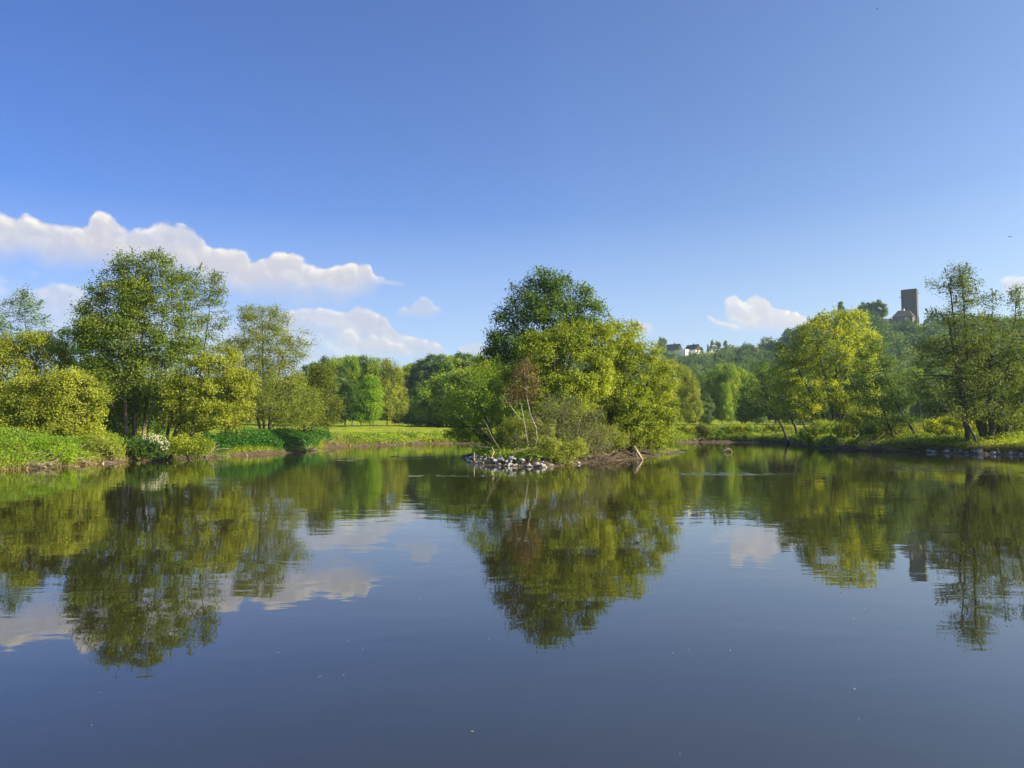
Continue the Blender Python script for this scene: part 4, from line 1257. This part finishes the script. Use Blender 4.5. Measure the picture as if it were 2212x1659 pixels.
def proto(key, name, leaf, H, blobs, stems, bark='bark', n_attr=300, leaves=40, size=0.34, spread=0.5, R=0.25, seed=1, tint=(0.5, 0.18, 0.15), flat=0.8, kill=1.1, step=0.6):
    B = [(np.array([b_[0], b_[1], b_[2]], float), np.array([b_[3], b_[4], b_[5]], float), 1.0) for b_ in blobs]
    S = [[np.array(p, float) for p in st] for st in stems]
    o_ = make_tree(name, '', 'tree', 0, (0, 0, 0), S, B, leaf, bark, R, None, n_attr, leaves, size, spread, step, kill, 9.0, flat, 2, 0.05, 0.03, seed, tint, world_space=True)
    PROTO[key] = [o_, H, False]


oval = [[0, 0, 11, 4.6, 4.6, 7.5], [1.6, 0.5, 8, 4, 4, 5], [-1.8, -0.4, 9, 3.8, 3.8, 5], [0.4, -1, 15, 2.6, 2.6, 4], [0, 0, 5, 4.5, 4.5, 3.5]]
proto('A', 'broadleaf_tree', 'dark', 19, oval, [[(0, 0, -.5), (0.2, 0, 6), (0, 0.2, 12)]], seed=71, n_attr=420, leaves=46)
proto('B', 'birch_tree', 'green', 20, [[0, 0, 11, 2.9, 2.9, 8.5], [0.9, 0.3, 8, 2.8, 2.8, 5], [-1, 0, 13, 2.2, 2.2, 5], [0.3, 0, 17, 1.4, 1.4, 3], [0, 0, 5, 3, 3, 3.4]], [[(0, 0, -.5), (0.15, 0, 8), (0, 0, 16)]], 'birchbark', seed=72, n_attr=360, leaves=46, size=0.3, flat=1.2, R=0.18)
proto('C', 'broadleaf_tree', 'willow', 17, [[0, 0, 9.5, 4.4, 4.4, 7], [0.8, 0.4, 5, 4.6, 4.6, 4], [-1.6, 0, 7, 3.8, 3.8, 5], [1.4, 0, 11, 3, 3, 4.4]], [[(0, 0, -.5), (0, 0, 5), (0.4, 0, 11)]], seed=73, n_attr=420, leaves=46, size=0.3, flat=1.1, tint=(0.45, 0.16, 0.14))
proto('D', 'broadleaf_tree', 'blue', 18, [[0, 0, 10, 4.4, 4.4, 7], [-2, 0.6, 8, 3.6, 3.6, 5], [2, -0.4, 10, 3.4, 3.4, 5], [0, 0, 15, 2.2, 2.2, 3], [0.5, 0, 4.5, 4.6, 4.6, 3.6]], [[(0, 0, -.5), (-0.2, 0, 6), (0, 0.2, 12)]], seed=74, n_attr=420, leaves=46)
proto('E', 'broadleaf_tree', 'green', 16, [[0, 0, 9, 4.8, 4.8, 6.6], [2.2, 0, 7, 3.6, 3.6, 4.6], [-2.4, 0.3, 6.5, 3.6, 3.6, 4.6], [0, 0, 4, 5.2, 5.2, 3.2]], [[(0, 0, -.5), (0.2, 0, 5), (0, 0, 10)]], seed=75, n_attr=420, leaves=46, tint=(0.4, 0.18, 0.15))
proto('V', 'young_tree', 'vivid', 12, [[0, 0, 6.5, 2.6, 2.6, 5.2], [0.8, 0, 3.6, 3.1, 3.1, 3], [-0.5, 0, 9.5, 1.6, 1.6, 2.5]], [[(0, 0, -.5), (0, 0, 4), (0.1, 0, 9)]], seed=76, n_attr=300, leaves=46, size=0.27, kill=0.8, step=0.5, tint=(0.5, 0.2, 0.16))
proto('S', 'bushy_tree', 'green', 9, [[0, 0, 5, 4.2, 4.2, 4], [2.6, 0, 4, 3, 3, 3.2], [-2.6, 0, 4, 3, 3, 3.2], [0, 0, 2, 5, 5, 2]], [[(0, 0, -.5), (0.2, 0, 3)], [(0.3, 0, -.5), (1.6, 0, 3)], [(-.3, 0, -.5), (-1.6, 0, 3)]], seed=77, n_attr=340, leaves=48, size=0.26, kill=0.85, step=0.5, tint=(0.45, 0.18, 0.16))
proto('O', 'bushy_tree', 'olive', 6, [[0, 0, 3.4, 2.4, 2.4, 2.7], [1.4, 0, 2.6, 2, 2, 2.2], [-1.4, 0, 2.4, 2, 2, 2.2]], [[(0, 0, -.5), (0.2, 0, 2)], [(0.2, 0, -.5), (1, 0, 2)]], seed=78, n_attr=180, leaves=44, size=0.24, kill=0.7, step=0.45, R=0.12)


def place(key, px, top, D, label, group, rot=None, wide=1.0):
    o_, H, used = PROTO[key]
    if used:
        o_ = copy_tree(o_)
    PROTO[key][2] = True
    p = P(px, 428, D)
    z0 = gz(p[0], p[1])
    zt = P(px, top, D)[2]
    s_ = max(0.25, (zt - z0) / H)
    o_.location = (p[0], p[1], z0)
    o_.scale = (s_ * wide, s_ * wide, s_)
    o_.rotation_euler = (0, 0, rr.uniform(0, 6.28) if rot is None else rot)
    tag(o_, label, 'tree', group)
    return o_


GL = 'wood behind the meadow left of the island'
LL = {'A': 'dark broadleaf tree in the wood edge behind the meadow, left of the island', 'B': 'tall narrow birch in the wood edge behind the meadow, left of the island', 'D': 'bluish-green tree in the wood edge behind the meadow, left of the island',
      'E': 'mid-green broad tree in the wood behind the meadow, left of the island', 'S': 'low dark green bushy tree between the meadow and the left island shrub', 'O': 'small olive bushy tree at the foot of the wood behind the meadow'}
for key, px, top, D in [('A', 314, 360, 186), ('D', 325, 356, 192), ('B', 334, 353, 182), ('E', 345, 354, 190), ('B', 352, 352, 180), ('A', 361, 353, 188), ('B', 373, 353, 184), ('D', 340, 372, 172), ('A', 352, 378, 170),
                        ('A', 402, 372, 235), ('E', 412, 362, 250), ('A', 421, 357, 240), ('D', 431, 354, 232), ('A', 440, 352, 236), ('E', 449, 354, 230), ('D', 458, 352, 232), ('A', 467, 351, 236), ('E', 477, 353, 228), ('A', 487, 356, 230), ('D', 497, 354, 226), ('A', 508, 352, 230),
                        ('A', 408, 388, 190), ('D', 418, 382, 188), ('S', 428, 385, 160), ('S', 440, 376, 156), ('S', 452, 372, 158), ('S', 464, 368, 154), ('S', 478, 366, 158), ('S', 494, 370, 156), ('S', 510, 372, 158),
                        ('O', 402, 408, 172), ('O', 411, 412, 168), ('O', 419, 410, 170), ('O', 437, 412, 160)]:
    place(key, px, top, D, LL[key], GL)
place('C', 387, 356, 178, 'tall rounded light yellow-green tree at the right end of the wood edge', GL)
place('V', 370, 372, 152, 'bright lime-green young tree standing in front of the wood edge on the meadow', GL)
GR = 'wood behind the meadow right of the island'
LR = {'A': 'dark broadleaf tree in the wood edge right of the island', 'B': 'pale green birch in the wood edge right of the island', 'D': 'bluish dark tree in the wood edge right of the island', 'E': 'mid-green broad tree in the wood right of the island'}
for key, px, top, D in [('D', 688, 378, 200), ('A', 700, 372, 205), ('B', 712, 366, 186), ('B', 722, 360, 190), ('B', 732, 359, 184), ('E', 742, 366, 188), ('B', 727, 380, 172), ('A', 752, 372, 192), ('E', 763, 364, 196), ('A', 775, 366, 190), ('E', 788, 366, 194), ('A', 800, 372, 186),
                        ('D', 706, 392, 178), ('A', 694, 398, 176), ('A', 745, 395, 176), ('D', 760, 396, 174), ('A', 815, 385, 180), ('E', 832, 380, 186), ('A', 850, 385, 182), ('D', 868, 378, 190), ('E', 884, 372, 196), ('A', 899, 384, 182), ('E', 913, 366, 200), ('D', 928, 378, 190), ('E', 944, 370, 196), ('A', 960, 376, 186), ('E', 978, 366, 196), ('A', 995, 372, 188), ('D', 1012, 366, 194), ('E', 1030, 368, 190), ('A', 1050, 366, 196)]:
    place(key, px, top, D, LR[key], GR)
place('C', 672, 357, 160, 'rounded yellow-green tree directly behind the right side of the island', GR)
place('C', 690, 368, 150, 'smaller yellow-green tree with hanging twigs at the right end of the island', GR, None, 0.7)
GB = 'trees far behind the left bank'
for i, px in enumerate(range(-60, 312, 17)):
    place('AEDA'[i % 4], px, 384 + rr.uniform(-6, 8), 150 + rr.uniform(-8, 20), 'tree of the dark belt far behind the left bank, glimpsed between the stems', GB)

# ------------------------------------------------------------------ the wooded hill
rr = np.random.default_rng(31)


def hill_clump(cx, cy, cz, rx, rz_, n, rr_, size):
    d_ = unit(rr_.normal(0, 1, (n, 3)))
    d_[:, 2] = np.abs(d_[:, 2]) * 1.1 - 0.25
    q = rr_.uniform(0.6, 1.05, n)[:, None]
    lump = 1 + 0.25 * np.sin(d_[:, :1] * 5 + cx) * np.cos(d_[:, 1:2] * 4 + cy)
    c_ = np.array([cx, cy, cz]) + d_ * q * lump * np.array([rx, rx, rz_])
    V, _ = leaf_quads(c_, size, rr_, 0.5, d_ * 0.5)
    return V


Vs, Ts = [], []
for k_ in range(1900):
    px = rr.uniform(560, 1110) if k_ < 1300 else rr.uniform(-60, 640)
    a = math.atan2(px - 512, F)
    rd = np.interp(a, r_az, r_d)
    t = rr.uniform(0.08, 1.05) if k_ < 1300 else rr.uniform(0.55, 1.05)
    r_ = 205 + (rd - 205) * t
    x, y = r_ * math.sin(a), r_ * math.cos(a)
    z = gz(x, y)
    if 648 < px < 728 and t > 0.80:
        continue
    if 878 < px < 930 and t > 0.80:
        continue
    if t > 0.9 and rr.uniform() < 0.2:
        continue
    R_ = rr.uniform(3.2, 7.0) * (0.7 if t > 0.92 else 1.0)
    Hh = R_ * rr.uniform(0.9, 1.35)
    n = int(300 * (R_ / 4) ** 2)
    V = hill_clump(x, y, z + Hh * 0.55, R_, Hh, n, rr, 0.62 + 0.3 * t)
    Vs.append(V)
    Ts.append(np.clip(rr.normal(0.45, 0.3) + rr.normal(0, 0.1, n), 0, 1))
stuff('hill_woodland', 'dense wood covering the far hillside', np.concatenate(Vs), np.concatenate(Ts), 'hill')

proto('K', 'conifer', 'blue', 14, [[0, 0, 8, 2.0, 2.0, 6.0], [0, 0, 5, 2.6, 2.6, 4]], [[(0, 0, -.5), (0, 0, 12)]], seed=81, n_attr=110, leaves=34, size=0.6, spread=0.5)
proto('Y', 'cypress', 'dark', 10, [[0, 0, 5, 0.7, 0.7, 5.0]], [[(0, 0, -.5), (0, 0, 9)]], seed=82, n_attr=60, leaves=30, size=0.45, spread=0.3, kill=0.6)
proto('Q', 'broadleaf_tree', 'blue', 16, [[0, 0, 9, 6, 6, 7], [3, 0, 7, 4, 4, 5], [-3, 0, 7, 4, 4, 5], [0, 0, 4, 6, 6, 3.5]], [[(0, 0, -.5), (0, 0, 8)]], seed=83, n_attr=260, leaves=40, size=0.75, spread=0.7, kill=1.4, step=0.8)
GH = 'single trees on the hilltop'
place('K', 843.5, 302, 470, 'dark pointed conifer poking above the hilltop behind the maple', GH)
place('Q', 869, 302, 462, 'large rounded tree on the hilltop left of the castle tower', GH, 0.4, 1.15)
place('Q', 882, 300, 466, 'second large rounded tree on the hilltop, nearer the castle tower', GH, 2.0, 1.0)
place('Q', 663, 337, 598, 'round dark tree beside the dark-roofed house on the far ridge', GH, 1.0, 0.62)
place('Y', 713.4, 338.5, 604, 'tallest dark cypress behind the villa', GH)
place('Y', 715, 341, 606, 'shorter dark cypress touching the tallest one behind the villa', GH)
place('Y', 709.3, 343.5, 596, 'dark cypress at the left corner of the villa', GH)
place('Q', 719, 341, 610, 'rounded tree behind the villa', GH, 1.0, 0.5)
place('Q', 702, 346.5, 604, 'small tree at the right gable of the white house', GH, 1.5, 0.6)
place('K', 727, 341, 606, 'conifer right of the villa', GH)
place('Q', 894, 318, 436, 'tree in front of the castle wall', GH, 1.2, 0.4)
place('Q', 911, 318.5, 428, 'tree in front of the castle house porch', GH, 1.2, 0.4)
place('Q', 921, 316, 448, 'small tree at the right foot of the castle tower', GH, 1.2, 0.5)


def house(name, label, px, py_base, D, L, Wd, hw_, hr, rot, wall, roof, wins, chim=None, over=0.5, hip=0.0, flat=False, dorm=False):
    """ridge along local x; wins: (side, along, z, width, height) with side 'f' (-y face) or 'r' (+x face)"""
    p = P(px, py_base, D)
    e_ = empty(name, p, label, 'house', 'houses on the far ridge' if name != 'castle_house' else None)
    e_.rotation_euler = (0, 0, rad(rot))
    a, b_ = L / 2, Wd / 2
    mb = MB()
    if flat:
        mb.box((-a, -b_, -6), (a, b_, hw_))
    else:
        gx = a - hip
        vs = [(-a, -b_, -6), (a, -b_, -6), (a, b_, -6), (-a, b_, -6), (-a, -b_, hw_), (a, -b_, hw_), (a, b_, hw_), (-a, b_, hw_)]
        fs = [(0, 1, 5, 4), (1, 2, 6, 5), (2, 3, 7, 6), (3, 0, 4, 7)]
        if hip == 0:
            vs += [(-a, 0, hw_ + hr), (a, 0, hw_ + hr)]
            fs += [(5, 6, 9), (7, 4, 8), (4, 5, 9, 8), (6, 7, 8, 9)]
        else:
            fs += [(4, 5, 6, 7)]
        mb.add(vs, fs)
    mb.build('wall', M[wall], e_)
    mb = MB()
    if flat:
        mb.box((-a - .2, -b_ - .2, hw_ + .01), (a + .2, b_ + .2, hw_ + .3))
    else:
        ox, oy = a + over, b_ + over
        zl = hw_ - over * hr / b_
        t = 0.25
        rx = ox - hip - (over if hip else 0)
        lo = [(-ox, -oy, zl), (ox, -oy, zl), (ox, oy, zl), (-ox, oy, zl), (-rx, 0, hw_ + hr), (rx, 0, hw_ + hr)]
        vs = [(x, y, z + .03) for x, y, z in lo] + [(x, y, z + t) for x, y, z in lo]
        mb.add(vs, [(0, 4, 5, 1), (2, 5, 4, 3), (6, 7, 11, 10), (8, 9, 10, 11), (0, 1, 7, 6), (2, 3, 9, 8), (1, 2, 8, 7), (3, 0, 6, 9)] + ([(1, 5, 2), (0, 3, 4), (7, 8, 11), (6, 10, 9)]))
    rf = mb.build('roof', M[roof], e_)
    if chim:
        mb = MB()
        mb.box((chim[0] - .45, chim[1] - .45, hw_ + hr * 0.4), (chim[0] + .45, chim[1] + .45, hw_ + hr + 1.1))
        mb.build('chimney', M[chim[2]], rf)
    if dorm:
        mb = MB()
        mb.box((-1.7, -b_ - .15, hw_ - .2), (1.7, 0, hw_ + hr * 0.62))
        mb.add([(-2.0, -b_ - .4, hw_ + hr * .62), (2.0, -b_ - .4, hw_ + hr * .62), (0, -b_ - .4, hw_ + hr * 1.0), (-2.0, 0.3, hw_ + hr * .62), (2.0, 0.3, hw_ + hr * .62), (0, 0.3, hw_ + hr * 1.0)], [(0, 1, 2), (3, 5, 4), (0, 2, 5, 3), (1, 4, 5, 2), (0, 3, 4, 1)])
        dm = mb.build('dormer', M[wall], e_)
        for k_ in (-1, 0, 1):
            mb = MB()
            mb.box((k_ * 1.0 - .35, -b_ - .21, hw_ + .2), (k_ * 1.0 + .35, -b_ - .16, hw_ + hr * .52))
            mb.build('window', M['glass'], dm)
    for side, al, z, w_, h_ in wins:
        mb = MB()
        if side == 'f':
            mb.box((al - w_ / 2, -b_ - .06, z), (al + w_ / 2, -b_ - .01, z + h_))
        else:
            mb.box((a + .01, al - w_ / 2, z), (a + .06, al + w_ / 2, z + h_))
        mb.build('window', M['glass'], e_)
    return e_


house('house', 'dark-roofed house on the far ridge with white basement, left of the flat annex', 672.5, 354.5, 602, 13, 9, 3.2, 5.0, -36, 'render', 'slate', [('f', -3, 1.0, 2.2, 1.4), ('f', 1.5, 1.0, 1.4, 1.4)], (2, 0, 'brick'))
house('house', 'white flat-roofed annex between two gabled houses on the far ridge', 682, 354.6, 597, 9.5, 6, 3.6, 0, -40, 'render', 'render', [('r', -1, 1.2, 1.2, 1.4), ('r', 1.2, 1.2, 1.0, 1.4)], None, flat=True)
house('house', 'white gabled house with dark roof and sunlit gable on the far ridge', 693, 354, 600, 10.5, 7.4, 3.4, 4.0, -50, 'render', 'slate', [('r', -1.2, 0.9, 1.0, 1.5), ('r', 0.2, 3.9, 0.9, 1.5), ('f', -2, 1.0, 1.2, 1.2)], (0.5, 0.4, 'brick'))
house('villa', 'pale villa with hipped dark roof and front dormer beside the cypresses', 713.8, 353, 600, 9.5, 8, 3.6, 2.8, -10, 'render', 'slate', [('f', -3, 1.0, 1.0, 1.5), ('f', 0, 0.8, 1.1, 1.7), ('f', 3, 1.0, 1.0, 1.5)], None, hip=3.0, dorm=True)

# castle tower and the house at its foot
Dt = 452
pt_ = P(910.2, 323, Dt)
ztop = P(910.2, 290.3, Dt)[2]
tw = empty('castle_tower', pt_, 'massive dark stone keep rising from the hilltop above its small house', 'tower')
hh = ztop - pt_[2]
hw_, ch = 4.35, 1.7
outl = [(-hw_ + ch, -hw_), (hw_, -hw_), (hw_, hw_), (-hw_, hw_), (-hw_, -hw_ + ch * 1.3)]


def prism(mb, o_, z0, z1, k_=1.0):
    n = len(o_)
    mb.add([(x * k_, y * k_, z0) for x, y in o_] + [(x * k_, y * k_, z1) for x, y in o_], [tuple(range(n))[::-1], tuple(range(n, 2 * n))] + [(i, (i + 1) % n, n + (i + 1) % n, n + i) for i in range(n)])


mb = MB()
prism(mb, outl, -8, hh - 0.7)
mb.build('wall', M['castle'], tw)
mb = MB()
prism(mb, outl, hh - 0.69, hh, 1.03)
pr = mb.build('parapet', M['castle'], tw)
for x, z in ((-1, hh - 4.2), (1, hh - 2.6)):
    mb = MB()
    mb.box((x * hw_ - .1 if x > 0 else x * hw_ - 1.1, -1.2, z), (x * hw_ + 1.1 if x > 0 else x * hw_ + .1, -0.8, z + .35))
    mb.build('spout', M['castle'], tw)
for x, z in ((0.6, hh - 7), (1.0, hh - 13), (-1.0, hh - 10)):
    mb = MB()
    mb.box((x - .18, -hw_ - .03, z), (x + .18, -hw_ - .005, z + 1.2))
    mb.build('window', M['glass'], tw)
tw.rotation_euler = (0, 0, rad(-34))
chs = house('castle_house', 'brownish stone house with steep brown roof at the foot of the castle tower', 904, 322.5, 436, 10.5, 8.5, 3.2, 3.8, -38, 'castle_house', 'brownroof', [('f', -3.2, 0.5, 0.8, 1.4), ('r', -1.8, 0.6, 0.9, 1.4), ('r', 0.6, 0.6, 0.9, 1.4), ('r', 2.6, 0.6, 0.9, 1.4)], (0, 0, 'render'), hip=2.2)
mb = MB()
prism(mb, [(math.cos(t) * 0.95, math.sin(t) * 0.95) for t in np.linspace(0, 2 * math.pi, 13)[:-1]], 0, 0.06)
aw = mb.build('arched_window', M['render'], chs, loc=(2.2, -4.31, 1.4))
aw.rotation_euler = (rad(90), 0, 0)
mb = MB()
mb.box((-0.35, -0.35, 0.065), (0.35, 0.5, 0.075))
mb.build('pane', M['glass'], aw)
wl = MB()
wl.box((-5.5, -0.5, -5), (5.5, 0.5, 2.2))
wl_o = wl.build('castle_wall', M['castle'], None, False, P(885, 322.5, 448))
tag(wl_o, 'low stone wall between the hilltop trees and the castle house', 'wall')

# birds high in the sky
for px, py, D, lab in ((877, 9, 70, 'small dark bird high in the sky near the top edge'), (1010, 237, 70, 'small dark bird in the pale sky above the right alder')):
    bd = empty('bird', P(px, py, D), lab, 'bird', 'birds in the sky')
    mb = MB()
    mb.tube([(-0.13, 0, 0), (-0.06, 0, 0.01), (0.02, 0, 0.01), (0.09, 0, 0), (0.16, 0, 0)], [0.01, 0.03, 0.035, 0.02, 0.012], 6)
    mb.build('body', M['feather'], bd, True)
    for s_ in (-1, 1):
        mb = MB()
        mb.add([(-0.03, 0, 0.02), (0.05, 0, 0.02), (0.02, s_ * 0.14, 0.07), (-0.05, s_ * 0.26, 0.03), (-0.03, 0, 0.03), (0.05, 0, 0.03), (0.02, s_ * 0.14, 0.08), (-0.05, s_ * 0.26, 0.035)], [(0, 1, 2, 3), (4, 7, 6, 5), (0, 4, 5, 1), (1, 5, 6, 2), (2, 6, 7, 3), (3, 7, 4, 0)])
        mb.build('wing', M['feather'], bd)
    bd.rotation_euler = (0.2, 0, 0.5)

# ------------------------------------------------------------------ haze
HAZE = 0.00016
if HAZE > 0:
    hm = bpy.data.materials.new('haze')
    hm.use_nodes = True
    hm.node_tree.nodes.clear()
    g = N(hm.node_tree)
    ho = g.node('ShaderNodeOutputMaterial')
    pv = g.node('ShaderNodeVolumePrincipled')
    pv.inputs['Color'].default_value = (0.55, 0.76, 1.0, 1)
    pv.inputs['Density'].default_value = HAZE
    pv.inputs['Anisotropy'].default_value = 0.2
    hm.node_tree.links.new(pv.outputs[0], ho.inputs['Volume'])
    mb = MB()
    mb.box((-1320, -1320, -14), (1320, 1320, 112))
    tag(mb.build('haze', hm), 'thin bluish evening haze over the valley', kind='stuff')
